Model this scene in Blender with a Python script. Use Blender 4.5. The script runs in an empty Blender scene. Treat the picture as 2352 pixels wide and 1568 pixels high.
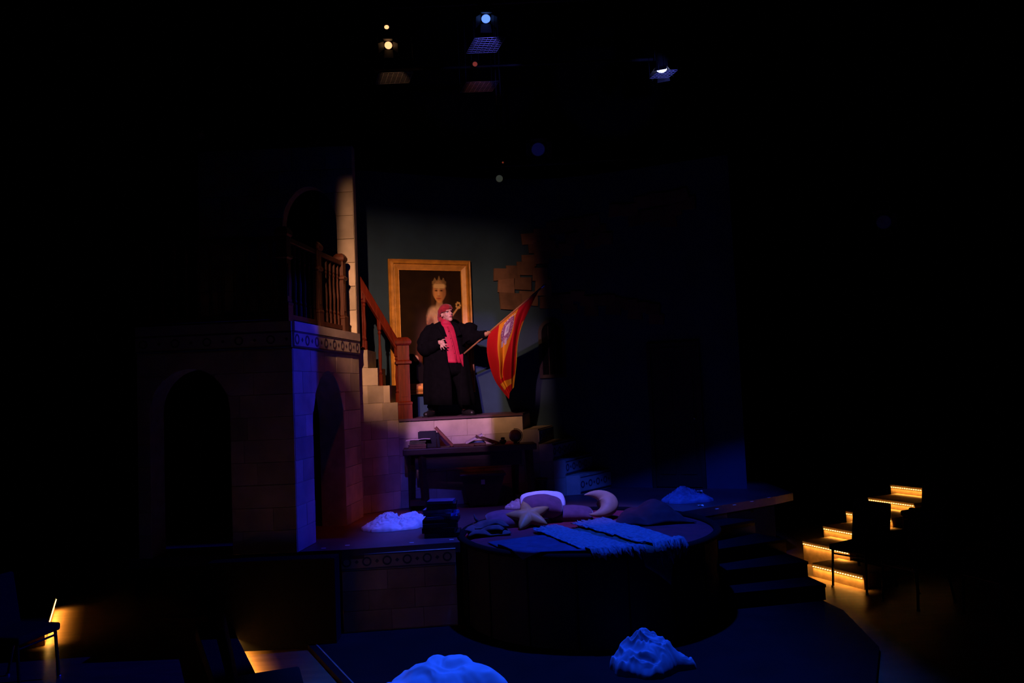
import bpy, bmesh, math, random
from mathutils import Vector, Matrix, noise
from math import sin, cos, pi, radians, sqrt, atan2, asin

# ------------------------------------------------------------------ camera
sc = bpy.context.scene
COL = sc.collection
FPX = 1800.0
PITCH = math.atan(105.5 / FPX)
ROLL = radians(2.4)
EYE = Vector((0, 0, 1.54))
_W = Vector((1, 0, 0)); _V = Vector((0, -sin(PITCH), cos(PITCH))); _F = Vector((0, cos(PITCH), sin(PITCH)))
_R = _W * cos(ROLL) - _V * sin(ROLL)
_U = _W * sin(ROLL) + _V * cos(ROLL)
cd = bpy.data.cameras.new('camera')
cd.sensor_width = 36.0
cd.lens = FPX * 36.0 / 2352.0
cd.clip_start = 0.05
cam = bpy.data.objects.new('camera', cd)
COL.objects.link(cam)
cam.matrix_world = Matrix(((_R.x, _U.x, -_F.x, EYE.x), (_R.y, _U.y, -_F.y, EYE.y), (_R.z, _U.z, -_F.z, EYE.z), (0, 0, 0, 1)))
sc.camera = cam

def ray(x, y):
    return _F + _R * ((x - 1176) / FPX) + _U * ((784 - y) / FPX)
def G(x, y, z):            # where the sight line through a photo pixel meets the level z
    d = ray(x, y); return EYE + d * ((z - EYE.z) / d.z)
def P(x, y, Y):            # ... meets the depth Y
    d = ray(x, y); return EYE + d * (Y / d.y)

# ------------------------------------------------------------------ world, exposure
w = bpy.data.worlds.new('dark_house'); sc.world = w; w.use_nodes = True
w.node_tree.nodes['Background'].inputs[0].default_value = (0.02, 0.02, 0.05, 1)
w.node_tree.nodes['Background'].inputs[1].default_value = 0.0
sc.view_settings.view_transform = 'Standard'
sc.view_settings.look = 'None'
sc.view_settings.exposure = 0.0
sc.view_settings.gamma = 1.0
sc.view_settings.use_curve_mapping = False
try:
    sc.cycles.max_bounces = 3
    sc.cycles.diffuse_bounces = 1
    sc.cycles.glossy_bounces = 1
    sc.cycles.sample_clamp_indirect = 1.0
    sc.cycles.use_light_tree = True
except Exception:
    pass

# ------------------------------------------------------------------ stage lanterns and added fills (light)
def spot(name, loc, target, color, power, angle, blend=0.3, radius=0.06, shutters=None, soft=0.02, up=(0, 0, 1)):
    """a theatre spot; shutters = world points (left, right, bottom, top) that the four shutter blades cut at, or None"""
    l = bpy.data.lights.new(name, 'SPOT')
    l.color = color; l.energy = power; l.spot_size = radians(angle); l.spot_blend = blend; l.shadow_soft_size = radius
    o = bpy.data.objects.new(name, l); COL.objects.link(o)
    loc = Vector(loc); zl = -(Vector(target) - loc).normalized(); xl = Vector(up).cross(zl).normalized(); yl = zl.cross(xl)
    q = Matrix((xl, yl, zl)).transposed().to_quaternion()
    o.location = loc; o.rotation_mode = 'QUATERNION'; o.rotation_quaternion = q
    if shutters:
        inv = (Matrix.Translation(loc) @ q.to_matrix().to_4x4()).inverted()
        def uv(p):
            v = inv @ Vector(p[:3]); return v.x / -v.z, v.y / -v.z
        l.use_nodes = True
        nt = l.node_tree; nd = nt.nodes; em = nd['Emission']
        tc = nd.new('ShaderNodeTexCoord'); sp = nd.new('ShaderNodeSeparateXYZ')
        nt.links.new(tc.outputs['Normal'], sp.inputs[0])
        def m(op, a, b=None, clamp=False):
            n = nd.new('ShaderNodeMath'); n.operation = op; n.use_clamp = clamp
            for k, s in enumerate((a, b)):
                if s is None: continue
                if isinstance(s, (int, float)): n.inputs[k].default_value = s
                else: nt.links.new(s, n.inputs[k])
            return n.outputs[0]
        nz = m('ABSOLUTE', sp.outputs[2]); u = m('DIVIDE', sp.outputs[0], nz); v = m('DIVIDE', sp.outputs[1], nz)
        out = None
        for k, p in enumerate(shutters):
            if p is None: continue
            e = uv(p)[0 if k < 2 else 1]; s = soft
            if len(p) > 3: s = p[3]
            c = u if k < 2 else v
            d = m('SUBTRACT', c, e) if k in (0, 2) else m('SUBTRACT', e, c)
            d = m('ADD', m('DIVIDE', d, s), 0.5, True)
            out = d if out is None else m('MULTIPLY', out, d)
        nt.links.new(out, em.inputs['Strength'])
    return o

AMBER = (1.0, 0.50, 0.27)
LAV = (0.60, 0.28, 0.92)
BLUE = (0.015, 0.06, 1.0)
#LIGHTS-BEGIN
spot('spot_amber_portrait', (-1.7, 3.4, 5.0), (-1.05, 11.2, 2.3), AMBER, 2300, 36, 0.5, 0.05,
     shutters=((-2.15, 9.9, 3.0, 0.02), (0.18, 11.7, 2.4, 0.08), (-1.0, 10.6, 1.16, 0.06), (-1.0, 11.4, 3.38, 0.20)))
spot('spot_lavender_performer', (-1.45, 2.8, 5.0), (-0.75, 10.8, 1.7), LAV, 2600, 24, 0.5, 0.05,
     shutters=((-1.42, 10.55, 1.1, 0.012), (-0.33, 10.8, 1.0, 0.004), (-1.0, 10.6, 0.60, 0.05), (-0.9, 10.9, 2.72, 0.05)))
spot('fill_rose_flag', (-1.45, 2.8, 5.0), (0.08, 10.5, 2.38), (1.0, 0.36, 0.62), 1000, 8, 0.8, 0.04, shutters=(None, (0.20, 10.5, 2.4, 0.025), (0.0, 10.6, 1.75, 0.02), None))  # added unseen fill, brightens the flag beyond the lavender shutter
spot('spot_blue_tower', (4.6, 8.6, 5.6), (-2.1, 8.3, 1.0), (0.008, 0.016, 1.0), 1400, 26, 0.3, 0.04,
     shutters=(None, (-2.13, 8.5, 1.0, 0.012), None, None))
spot('spot_blue_stairs', (-0.9, 4.0, 6.0), (-1.75, 10.2, 0.6), (0.05, 0.05, 1.0), 1000, 16, 0.6, 0.05,
     shutters=((-1.72, 10.35, 0.6, 0.03), None, None, (-1.75, 10.3, 0.95, 0.07)))
spot('spot_blue_steps', (1.6, 4.8, 6.4), (1.75, 10.6, 0.0), BLUE, 1700, 26, 0.6, 0.05,
     shutters=((0.62, 11.05, 0.25, 0.02), None, (1.6, 9.3, 0.0, 0.03), (0.9, 11.15, 0.48, 0.03)))
spot('spot_blue_wash', (0.9, 8.05, 7.6), (0.55, 7.95, 0.0), (0.008, 0.075, 1.0), 3600, 50, 0.5, 0.12, up=(0, 1, 0),
     shutters=((-1.95, 8.0, -0.82, 0.05), (2.75, 8.0, -0.82, 0.12), None, (0.0, 10.0, 0.0, 0.12)))
spot('spot_red_wash', (-0.6, 8.2, 7.4), (-1.15, 9.55, 0.0), (1.0, 0.10, 0.03), 170, 30, 0.9, 0.1)
spot('spot_red_corner', (-0.4, 7.6, 7.2), (-1.62, 9.7, 0.0), (1.0, 0.14, 0.03), 420, 10, 0.8, 0.08)
spot('spot_rose_pillows', (0.4, 7.4, 7.4), (0.62, 9.35, 0.1), (1.0, 0.42, 0.30), 430, 18, 0.9, 0.1)
spot('fill_warm_spill', (-0.5, 1.5, 5.0), (-1.4, 8.5, 0.6), (1.0, 0.45, 0.2), 5, 50, 0.8, 0.1)  # added unseen fill in place of warm bounced light
#LIGHTS-END

# ------------------------------------------------------------------ materials
_mats = {}
def mat(name, col, rough=0.7, var=0.25, scale=6.0, bump=0.0, metal=0.0, rand=0.0, spec=0.4, sheen=0.0, stretch=None):
    if name in _mats: return _mats[name]
    m = bpy.data.materials.new(name); m.use_nodes = True
    nt = m.node_tree; b = nt.nodes['Principled BSDF']
    tc = nt.nodes.new('ShaderNodeTexCoord')
    src = tc.outputs['Object']
    if stretch:
        mp = nt.nodes.new('ShaderNodeMapping'); mp.inputs['Scale'].default_value = stretch
        nt.links.new(src, mp.inputs[0]); src = mp.outputs[0]
    nz = nt.nodes.new('ShaderNodeTexNoise'); nz.inputs['Scale'].default_value = scale; nz.inputs['Detail'].default_value = 6
    nt.links.new(src, nz.inputs['Vector'])
    rp = nt.nodes.new('ShaderNodeValToRGB')
    rp.color_ramp.elements[0].position = 0.3; rp.color_ramp.elements[1].position = 0.7
    rp.color_ramp.elements[0].color = [c * (1 - var) for c in col] + [1]
    rp.color_ramp.elements[1].color = [min(1, c * (1 + var)) for c in col] + [1]
    nt.links.new(nz.outputs[0], rp.inputs[0])
    out = rp.outputs[0]
    if rand > 0:
        oi = nt.nodes.new('ShaderNodeObjectInfo')
        mr = nt.nodes.new('ShaderNodeMapRange'); mr.inputs[3].default_value = 1 - rand; mr.inputs[4].default_value = 1 + rand * 0.4
        nt.links.new(oi.outputs['Random'], mr.inputs[0])
        hs = nt.nodes.new('ShaderNodeHueSaturation')
        nt.links.new(mr.outputs[0], hs.inputs['Value']); nt.links.new(out, hs.inputs['Color'])
        out = hs.outputs[0]
    nt.links.new(out, b.inputs['Base Color'])
    b.inputs['Roughness'].default_value = rough; b.inputs['Metallic'].default_value = metal
    b.inputs['Specular IOR Level'].default_value = spec
    if sheen: b.inputs['Sheen Weight'].default_value = sheen
    if bump:
        bp = nt.nodes.new('ShaderNodeBump'); bp.inputs['Strength'].default_value = bump; bp.inputs['Distance'].default_value = 0.02
        nt.links.new(nz.outputs[0], bp.inputs['Height']); nt.links.new(bp.outputs[0], b.inputs['Normal'])
    _mats[name] = m
    return m
def glow(name, col, strength):
    if name in _mats: return _mats[name]
    m = bpy.data.materials.new(name); m.use_nodes = True
    b = m.node_tree.nodes['Principled BSDF']
    b.inputs['Base Color'].default_value = (*col, 1)
    b.inputs['Emission Color'].default_value = (*col, 1); b.inputs['Emission Strength'].default_value = strength
    m.cycles.emission_sampling = 'NONE'      # too small to light the scene; each lamp carries its own light
    _mats[name] = m
    return m
def vcol(name, rough=0.6, spec=0.3):
    if name in _mats: return _mats[name]
    m = bpy.data.materials.new(name); m.use_nodes = True
    nt = m.node_tree; b = nt.nodes['Principled BSDF']
    a = nt.nodes.new('ShaderNodeVertexColor'); a.layer_name = 'paint'
    nt.links.new(a.outputs[0], b.inputs['Base Color'])
    b.inputs['Roughness'].default_value = rough; b.inputs['Specular IOR Level'].default_value = spec
    _mats[name] = m
    return m

STONE = mat('painted_stone', (0.52, 0.42, 0.31), 0.8, 0.22, 3.5, 0.25, rand=0.28)
STONE_CORE = mat('stone_joint', (0.40, 0.32, 0.23), 0.9, 0.2, 8)
STONE_DIM = mat('exposed_stone', (0.17, 0.085, 0.055), 0.9, 0.3, 5, 0.4, rand=0.35)
BAND = mat('tile_band', (0.50, 0.42, 0.34), 0.6, 0.15, 5)
BANDK = mat('band_motif', (0.05, 0.04, 0.06), 0.6, 0.1, 5)
TEAL = mat('teal_plaster', (0.019, 0.050, 0.090), 0.85, 0.18, 2.2, 0.15)
BLACKP = mat('black_paint', (0.008, 0.008, 0.009), 0.8, 0.2, 5)
BLACKF = mat('black_drape', (0.004, 0.004, 0.005), 0.95, 0.2, 5, spec=0.1)
FLOORM = mat('stage_paint', (0.085, 0.040, 0.050), 0.45, 0.3, 2.0, 0.05)
DECKM = mat('deck_paint', (0.005, 0.004, 0.006), 0.7, 0.3, 2.5, 0.05, spec=0.12)
HOUSEM = mat('house_boards', (0.20, 0.115, 0.06), 0.32, 0.25, 2.0, 0.05, stretch=(1, 8, 1))
RAILW = mat('mahogany', (0.125, 0.013, 0.004), 0.42, 0.35, 5, 0.05, stretch=(8, 8, 1))
SHADERAIL = mat('shaded_rail', (0.075, 0.020, 0.008), 0.45, 0.35, 5, 0.05, stretch=(8, 8, 1))  # railing wood darkened in its colour to stand in for shade
GILT = mat('gilt_frame', (0.66, 0.30, 0.055), 0.45, 0.2, 9, 0.1)
GILTD = mat('gilt_dark', (0.52, 0.23, 0.034), 0.5, 0.25, 9, 0.1)
TABLEW = mat('dark_oak', (0.030, 0.016, 0.010), 0.5, 0.4, 6, 0.05, stretch=(1, 8, 8))
LINEN = mat('white_linen', (0.78, 0.76, 0.80), 0.85, 0.06, 9, 0.08)
PLUM = mat('plum_velvet', (0.16, 0.055, 0.10), 0.8, 0.2, 14, 0.1, sheen=0.3)
GOLDF = mat('gold_satin', (0.44, 0.28, 0.09), 0.55, 0.15, 12, 0.08)
TAN = mat('tan_satin', (0.46, 0.27, 0.15), 0.6, 0.12, 12, 0.08)
REDC = mat('crimson_cover', (0.22, 0.012, 0.03), 0.75, 0.25, 8, 0.1)
NAVYC = mat('navy_blanket', (0.035, 0.045, 0.12), 0.9, 0.3, 10, 0.2)
LACE = mat('lace_blanket', (0.15, 0.17, 0.25), 0.9, 0.3, 30, 0.4)
OLIVE = mat('green_blanket', (0.06, 0.09, 0.08), 0.9, 0.3, 14, 0.3)
BROWNC = mat('brown_cloth', (0.12, 0.07, 0.075), 0.9, 0.25, 12, 0.2)
DENIM = mat('blue_cloth', (0.10, 0.13, 0.24), 0.8, 0.4, 8, 0.2)
WOOL = mat('black_wool', (0.0026, 0.0024, 0.003), 0.95, 0.25, 20, 0.1, spec=0.06)
SHIRT = mat('crimson_shirt', (0.40, 0.006, 0.038), 0.7, 0.15, 15, 0.1)
BERET = mat('red_velvet_hat', (0.26, 0.008, 0.014), 0.85, 0.3, 22, 0.25, sheen=0.2)
HAIR = mat('dark_red_hair', (0.06, 0.012, 0.012), 0.6, 0.4, 40, 0.2)
SHOE = mat('black_leather', (0.010, 0.009, 0.009), 0.4, 0.2, 10)
WOODP = mat('pole_wood', (0.40, 0.19, 0.07), 0.5, 0.25, 6)
STEEL = mat('steel', (0.55, 0.55, 0.58), 0.3, 0.1, 6, metal=1.0)
CANB = mat('lantern_black', (0.012, 0.012, 0.013), 0.5, 0.2, 6)
CHAIRF = mat('chair_frame', (0.010, 0.010, 0.010), 0.35, 0.2, 6)
CHAIRC = mat('chair_fabric', (0.008, 0.007, 0.008), 0.95, 0.2, 30)
PAPER = mat('paper', (0.72, 0.66, 0.56), 0.85, 0.08, 20)

# ------------------------------------------------------------------ mesh helpers
class MB:
    def __init__(s): s.v = []; s.f = []
    def add(s, vs, fs):
        k = len(s.v); s.v += [Vector(p) for p in vs]; s.f += [tuple(i + k for i in f) for f in fs]; return s
    def box(s, c, size, rz=0.0, M=None):
        x, y, z = (size[0] / 2, size[1] / 2, size[2] / 2)
        vs = [Vector((a * x, b * y, d * z)) for a in (-1, 1) for b in (-1, 1) for d in (-1, 1)]
        R = M if M is not None else Matrix.Rotation(rz, 3, 'Z')
        return s.add([Vector(c) + R @ p for p in vs], [(0, 1, 3, 2), (4, 6, 7, 5), (0, 4, 5, 1), (2, 3, 7, 6), (0, 2, 6, 4), (1, 5, 7, 3)])
    def tube(s, pts, rad, n=10, caps=True, flat=1.0):
        pts = [Vector(p) for p in pts]
        if not isinstance(rad, (list, tuple)): rad = [rad] * len(pts)
        k = len(s.v); prev = None
        for i, p in enumerate(pts):
            t = (pts[min(i + 1, len(pts) - 1)] - pts[max(i - 1, 0)]).normalized()
            if prev is None:
                up = Vector((0, 0, 1)) if abs(t.z) < 0.9 else Vector((0, 1, 0))
                a = t.cross(up).normalized()
            else:
                a = (prev - t * prev.dot(t)).normalized()
            prev = a; b = t.cross(a)
            for j in range(n):
                th = 2 * pi * j / n
                s.v.append(p + (a * cos(th) + b * sin(th) * flat) * rad[i])
        for i in range(len(pts) - 1):
            for j in range(n):
                s.f.append((k + i * n + j, k + i * n + (j + 1) % n, k + (i + 1) * n + (j + 1) % n, k + (i + 1) * n + j))
        if caps:
            s.f.append(tuple(k + j for j in reversed(range(n)))); e = k + (len(pts) - 1) * n
            s.f.append(tuple(e + j for j in range(n)))
        return s
    def lathe(s, base, prof, n=16, square=False, rot=0.0):
        """prof = [(radius, z)] about a vertical axis; square = four-sided turning"""
        k = len(s.v); base = Vector(base); m = 4 if square else n
        for r, z in prof:
            for j in range(m):
                th = 2 * pi * (j + (0.5 if square else 0)) / m + rot
                q = r * (sqrt(2) if square else 1)
                s.v.append(base + Vector((q * cos(th), q * sin(th), z)))
        for i in range(len(prof) - 1):
            for j in range(m):
                s.f.append((k + i * m + j, k + i * m + (j + 1) % m, k + (i + 1) * m + (j + 1) % m, k + (i + 1) * m + j))
        s.f.append(tuple(k + j for j in reversed(range(m)))); e = k + (len(prof) - 1) * m
        s.f.append(tuple(e + j for j in range(m)))
        return s
    def prism(s, poly, d):
        """poly = 3-D points, extruded along d"""
        n = len(poly); d = Vector(d); poly = [Vector(p) for p in poly]; k = len(s.v)
        s.v += poly + [p + d for p in poly]
        s.f.append(tuple(k + i for i in range(n))); s.f.append(tuple(k + n + i for i in reversed(range(n))))
        for i in range(n):
            j = (i + 1) % n; s.f.append((k + j, k + i, k + n + i, k + n + j))
        return s
    def grid(s, fn, nu, nv, wrap=False):
        k = len(s.v)
        for i in range(nu + 1):
            for j in range(nv + (0 if wrap else 1)):
                s.v.append(Vector(fn(i / nu, j / nv)))
        m = nv if wrap else nv + 1
        for i in range(nu):
            for j in range(nv):
                j2 = (j + 1) % m if wrap else j + 1
                s.f.append((k + i * m + j, k + (i + 1) * m + j, k + (i + 1) * m + j2, k + i * m + j2))
        return s
    def ball(s, c, r, n=14, m=9, M=None):
        c = Vector(c); r = Vector(r) if isinstance(r, (tuple, list, Vector)) else Vector((r, r, r)); k = len(s.v)
        M = M or Matrix.Identity(3)
        s.v.append(c + M @ Vector((0, 0, -r.z)))
        for i in range(1, m):
            a = -pi / 2 + pi * i / m
            for j in range(n):
                t = 2 * pi * j / n; s.v.append(c + M @ Vector((r.x * cos(a) * cos(t), r.y * cos(a) * sin(t), r.z * sin(a))))
        s.v.append(c + M @ Vector((0, 0, r.z))); e = len(s.v) - 1
        for j in range(n): s.f.append((k, k + 1 + (j + 1) % n, k + 1 + j))
        for i in range(m - 2):
            for j in range(n):
                a = k + 1 + i * n + j; b = k + 1 + i * n + (j + 1) % n; s.f.append((a, b, b + n, a + n))
        q = k + 1 + (m - 2) * n
        for j in range(n): s.f.append((q + j, q + (j + 1) % n, e))
        return s
    def build(s, name, material, parent=None, smooth=False, origin=None, fix=True, bevel=0.0, subd=0, solid=0.0, colors=None):
        """coordinates are world ones; the mesh is stored relative to its parent (or to its own origin)"""
        me = bpy.data.meshes.new(name)
        o = bpy.data.objects.new(name, me); COL.objects.link(o)
        if parent is not None:
            Mw = world_of(parent); o.parent = parent
            vs = [Mw.inverted() @ p for p in s.v]; loc = None
        elif origin is not None:
            vs = [p - Vector(origin) for p in s.v]; o.location = origin
        else:
            if s.v:
                xs = [p.x for p in s.v]; ys = [p.y for p in s.v]; zs = [p.z for p in s.v]
                og = Vector(((min(xs) + max(xs)) / 2, (min(ys) + max(ys)) / 2, min(zs)))
            vs = [p - og for p in s.v]; o.location = og
        me.from_pydata(vs, [], s.f); me.update()
        if fix:
            bm = bmesh.new(); bm.from_mesh(me); bmesh.ops.recalc_face_normals(bm, faces=bm.faces); bm.to_mesh(me); bm.free()
        me.materials.append(material)
        if smooth:
            for p in me.polygons: p.use_smooth = True
        if colors:
            ca = me.color_attributes.new('paint', 'FLOAT_COLOR', 'POINT')
            for i, c in enumerate(colors): ca.data[i].color = (*c, 1)
        if solid:
            md = o.modifiers.new('thickness', 'SOLIDIFY'); md.thickness = solid; md.offset = 0
        if bevel:
            md = o.modifiers.new('edges', 'BEVEL'); md.width = bevel; md.segments = 2; md.limit_method = 'ANGLE'
        if subd:
            md = o.modifiers.new('smooth', 'SUBSURF'); md.levels = subd; md.render_levels = subd
        return o

def world_of(o):
    M = Matrix.LocRotScale(o.location, o.rotation_euler, o.scale)
    return world_of(o.parent) @ M if o.parent else M
def tag(o, label=None, cat=None, group=None, kind=None):
    if label: o['label'] = label
    if cat: o['category'] = cat
    if group: o['group'] = group
    if kind: o['kind'] = kind
    return o
def thing(name, label, cat, loc=(0, 0, 0), rz=0.0, group=None):
    o = bpy.data.objects.new(name, None); COL.objects.link(o)
    o.location = loc; o.rotation_euler = (0, 0, rz); o.empty_display_size = 0.1
    return tag(o, label, cat, group)
def struct(o, label=None, cat=None):
    return tag(o, label, cat, None, 'structure')

rnd = random.Random(7)
Z = Vector((0, 0, 1))
HF = -0.86      # house floor
DK = -0.82      # lower deck
PZ = 1.18       # landing platform

# ------------------------------------------------------------------ the house
struct(MB().box((0, 5.5, HF - 0.05), (22, 19, 0.1)).build('floor', HOUSEM), 'dark wooden house floor around the stage', 'floor')
struct(MB().box((0, 14.6, 3.5), (22, 0.1, 9)).build('wall_back', BLACKF), 'black wall of the house behind the set', 'wall')
struct(MB().box((0, 5.5, 8.2), (22, 19, 0.1)).build('ceiling', BLACKF), 'black ceiling above the lighting grid', 'ceiling')

# lower deck and the pale tape line near its edge
deck_poly = [(-2.14, 7.95), (-2.12, 7.72), (-1.5, 6.58), (-0.75, 5.2), (0.2, 4.7), (1.4, 4.8), (2.4, 5.6), (3.05, 6.9), (3.2, 8.0), (3.1, 8.6), (2.2, 9.2), (0, 9.2)]
dk = struct(MB().prism([(x, y, HF) for x, y in deck_poly], (0, 0, DK - HF)).build('floor_deck', DECKM), 'dark painted lower deck in front of the round bed', 'floor')
a, b = Vector((-2.02, 7.68, DK + 0.002)), Vector((-0.95, 5.7, DK + 0.002))
t = (b - a).normalized(); nn = Vector((-t.y, t.x, 0)) * 0.006
MB().prism([a - nn, b - nn, b + nn, a + nn], (0, 0, 0.002)).build('tape_line', mat('pale_tape', (0.30, 0.20, 0.16), 0.7), dk)

# raised stage floor with a round bay for the bed
BC = Vector((0.72, 8.45, 0)); BR = 1.36
a0 = atan2(8.03 - BC.y, -0.68 - BC.x); a1 = atan2(9.28 - BC.y, 1.84 - BC.x)
arc = []
aa, bb = a0 % (2 * pi), a1 % (2 * pi)
for i in range(25):
    th = aa + (bb - aa) * i / 24
    arc.append((BC.x + (BR + 0.03) * cos(th), BC.y + (BR + 0.03) * sin(th)))
stage_poly = [(-3.9, 7.9), (-1.78, 7.9)] + arc + [(2.55, 9.72), (3.3, 10.19), (3.62, 10.45), (3.62, 12.1), (-3.9, 12.1)]
struct(MB().prism([(x, y, -0.10) for x, y in stage_poly], (0, 0, 0.10)).build('floor_stage', FLOORM), 'painted raised stage floor under the table', 'floor')

# ------------------------------------------------------------------ stone-block facing
def blocks(parent, O, ud, nrm, U0, U1, W0, W1, rowh, bw, material, T=None, B=None, brk=(), gap=0.003, th=0.006, seed=1, skip=None):
    r = random.Random(seed); O = Vector(O); ud = Vector(ud).normalized(); nrm = Vector(nrm).normalized()
    rows = max(1, round((W1 - W0) / rowh)); rh = (W1 - W0) / rows
    for i in range(rows):
        w0, w1 = W0 + i * rh + gap / 2, W0 + (i + 1) * rh - gap / 2
        cuts = [U0]; u = U0 - (bw * 0.5 if i % 2 else 0) + bw * r.uniform(0.85, 1.15)
        while u < U1 - bw * 0.3:
            if u > U0 + bw * 0.25: cuts.append(u)
            u += bw * r.uniform(0.75, 1.25)
        cuts.append(U1)
        for c0, c1 in zip(cuts, cuts[1:]):
            c0 += gap / 2; c1 -= gap / 2
            us = {c0, c1}
            if B or T:
                us |= {c0 + (c1 - c0) * k / 10 for k in range(1, 10)}
                for q in brk:
                    if c0 < q < c1: us |= {q - 1e-4, q + 1e-4}
            us = sorted(us); run = []
            runs = []
            for u in us:
                lo = max(w0, (B(u) if B else -9)); hi = min(w1, (T(u) if T else 99))
                if hi - lo > 0.012: run.append((u, lo, hi))
                else:
                    if len(run) > 1: runs.append(run)
                    run = []
            if len(run) > 1: runs.append(run)
            for q in runs:
                if q[-1][0] - q[0][0] < 0.02: continue
                lows = [(u, l) for u, l, h in q]; his = [(u, h) for u, l, h in reversed(q)]
                def thin(L):
                    out = [L[0]]
                    for k in range(1, len(L) - 1):
                        if abs(L[k][1] - L[k - 1][1]) > 1e-5 or abs(L[k][1] - L[k + 1][1]) > 1e-5: out.append(L[k])
                    return out + [L[-1]]
                poly = thin(lows) + thin(his)
                cu = sum(p[0] for p in poly) / len(poly); cw = sum(p[1] for p in poly) / len(poly)
                pr = th * r.uniform(0.75, 1.1)
                p0 = [O + ud * u + Z * w for u, w in poly]
                sx = 0.003
                p1 = [O + ud * (u + (sx if u < cu else -sx)) + Z * (w + (sx if w < cw else -sx)) + nrm * pr for u, w in poly]
                n = len(p0)
                m = MB(); m.add(p0 + p1, [tuple(range(n)), tuple(n + k for k in reversed(range(n)))] + [(k, (k + 1) % n, n + (k + 1) % n, n + k) for k in range(n)])
                if skip and skip(cu, cw): continue
                m.build('stone_block', material, parent)

def arch_height(u, uc, hw, spring, rise):
    d = abs(u - uc)
    return -1 if d >= hw else spring + rise * sqrt(max(0, 1 - (d / hw) ** 2))

def arch_wall(name, O, ud, nrm, L, H, thick, material, uc=None, hw=0, spring=0, rise=0, W0=0.0):
    O = Vector(O); ud = Vector(ud).normalized(); nrm = Vector(nrm).normalized()
    if uc is None:
        poly = [(0, W0), (L, W0), (L, H), (0, H)]
    else:
        poly = [(0, W0), (uc - hw, W0)] + [(uc - hw * cos(pi * k / 20), spring + rise * sin(pi * k / 20)) for k in range(21)] + [(uc + hw, W0), (L, W0), (L, H), (0, H)]
    return struct(MB().prism([O + ud * u + Z * w for u, w in poly], -nrm * thick).build(name, material))

def motif_band(parent, O, ud, nrm, L, w0, w1, step, ringr, start=0.0, th=0.024):
    """pale tile strip with dark rings and small diamonds"""
    O = Vector(O); ud = Vector(ud).normalized(); nrm = Vector(nrm).normalized(); h = w1 - w0; wc = (w0 + w1) / 2
    band = MB().prism([O + ud * 0 + Z * w0, O + ud * L + Z * w0, O + ud * L + Z * w1, O + Z * w1], nrm * th).build('tile_band', BAND, parent)
    for wz in (w0 + 0.008, w1 - 0.008):
        MB().prism([O + nrm * th + Z * (wz - 0.006), O + ud * L + nrm * th + Z * (wz - 0.006), O + ud * L + nrm * th + Z * (wz + 0.006), O + nrm * th + Z * (wz + 0.006)], nrm * 0.004).build('border_line', BANDK, band)
    u = start + step / 2; k = 0
    while u < L - ringr:
        c = O + ud * u + Z * wc + nrm * th
        m = MB()
        if k % 2 == 0:
            n = 14; q = []
            for rr in (ringr, ringr * 0.66):
                for d in (0, 0.004):
                    q.append([c + ud * rr * cos(2 * pi * j / n) + Z * rr * sin(2 * pi * j / n) + nrm * d for j in range(n)])
            m.add(q[0] + q[1] + q[2] + q[3], [])
            for j in range(n):
                j2 = (j + 1) % n
                m.f += [(n + j, n + j2, 3 * n + j2, 3 * n + j), (j, j2, n + j2, n + j), (2 * n + j, 3 * n + j, 3 * n + j2, 2 * n + j2)]
            m.build('ring_motif', BANDK, band)
        else:
            s = ringr * 0.42
            m.prism([c + ud * s, c + Z * s, c - ud * s, c - Z * s], nrm * 0.004).build('diamond_motif', BANDK, band)
        u += step; k += 1
    return band

# ------------------------------------------------------------------ tower with arches
TH = 2.30
tc0 = Vector((-2.21, 7.87, 0)); tc1 = Vector((-1.955, 9.93, 0))
tu = (tc1 - tc0).normalized(); tn = Vector((tu.y, -tu.x, 0)); TL = (tc1 - tc0).length
A_R = dict(uc=0.97, hw=0.49, spring=1.15, rise=0.66)
twr = arch_wall('wall_tower_side', tc0, tu, tn, TL, TH, 0.30, STONE_CORE, **A_R)
tag(twr, 'stone tower wall with a narrow arched doorway beside the stairs', 'wall')
blocks(twr, tc0, tu, tn, 0.0, TL, 0.0, 2.02, 0.225, 0.50, STONE, B=lambda u: arch_height(u, **A_R), brk=(A_R['uc'] - A_R['hw'], A_R['uc'] + A_R['hw']), seed=11)
motif_band(twr, tc0 + Z * 0, tu, tn, TL, 2.04, 2.20, 0.135, 0.055)
MB().prism([tc0 + Z * 2.205, tc1 + Z * 2.205, tc1 + Z * TH, tc0 + Z * TH], tn * 0.03).build('coping', BAND, twr)
# front face
fc0 = Vector((-3.78, 7.87, 0)); FL = 1.57
A_F = dict(uc=0.53, hw=0.40, spring=1.42, rise=0.44)
twf = arch_wall('wall_tower_front', fc0, (1, 0, 0), (0, -1, 0), FL - 0.002, TH, 0.30, STONE_CORE, **A_F)
twf['label'] = 'stone tower front with a wide arched opening'; twf['category'] = 'wall'
blocks(twf, fc0, (1, 0, 0), (0, -1, 0), 0.0, FL, 0.0, 2.02, 0.225, 0.50, STONE, B=lambda u: arch_height(u, **A_F), brk=(0.13, 0.93), seed=12)
motif_band(twf, fc0, (1, 0, 0), (0, -1, 0), FL, 2.04, 2.20, 0.16, 0.045, th=0.024)
MB().prism([fc0 + Z * 2.205, fc0 + Vector((FL, 0, 2.205)), fc0 + Vector((FL, 0, TH)), fc0 + Z * TH], Vector((0, -0.03, 0))).build('coping', BAND, twf)
# balcony floor
struct(MB().prism([(-3.78, 8.17, TH - 0.10), (-2.53, 8.17, TH - 0.10), (-2.27, 9.9, TH - 0.10), (-3.78, 9.9, TH - 0.10)], (0, 0, 0.09)).build('floor_balcony', FLOORM), 'balcony floor on top of the stone tower', 'floor')
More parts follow.
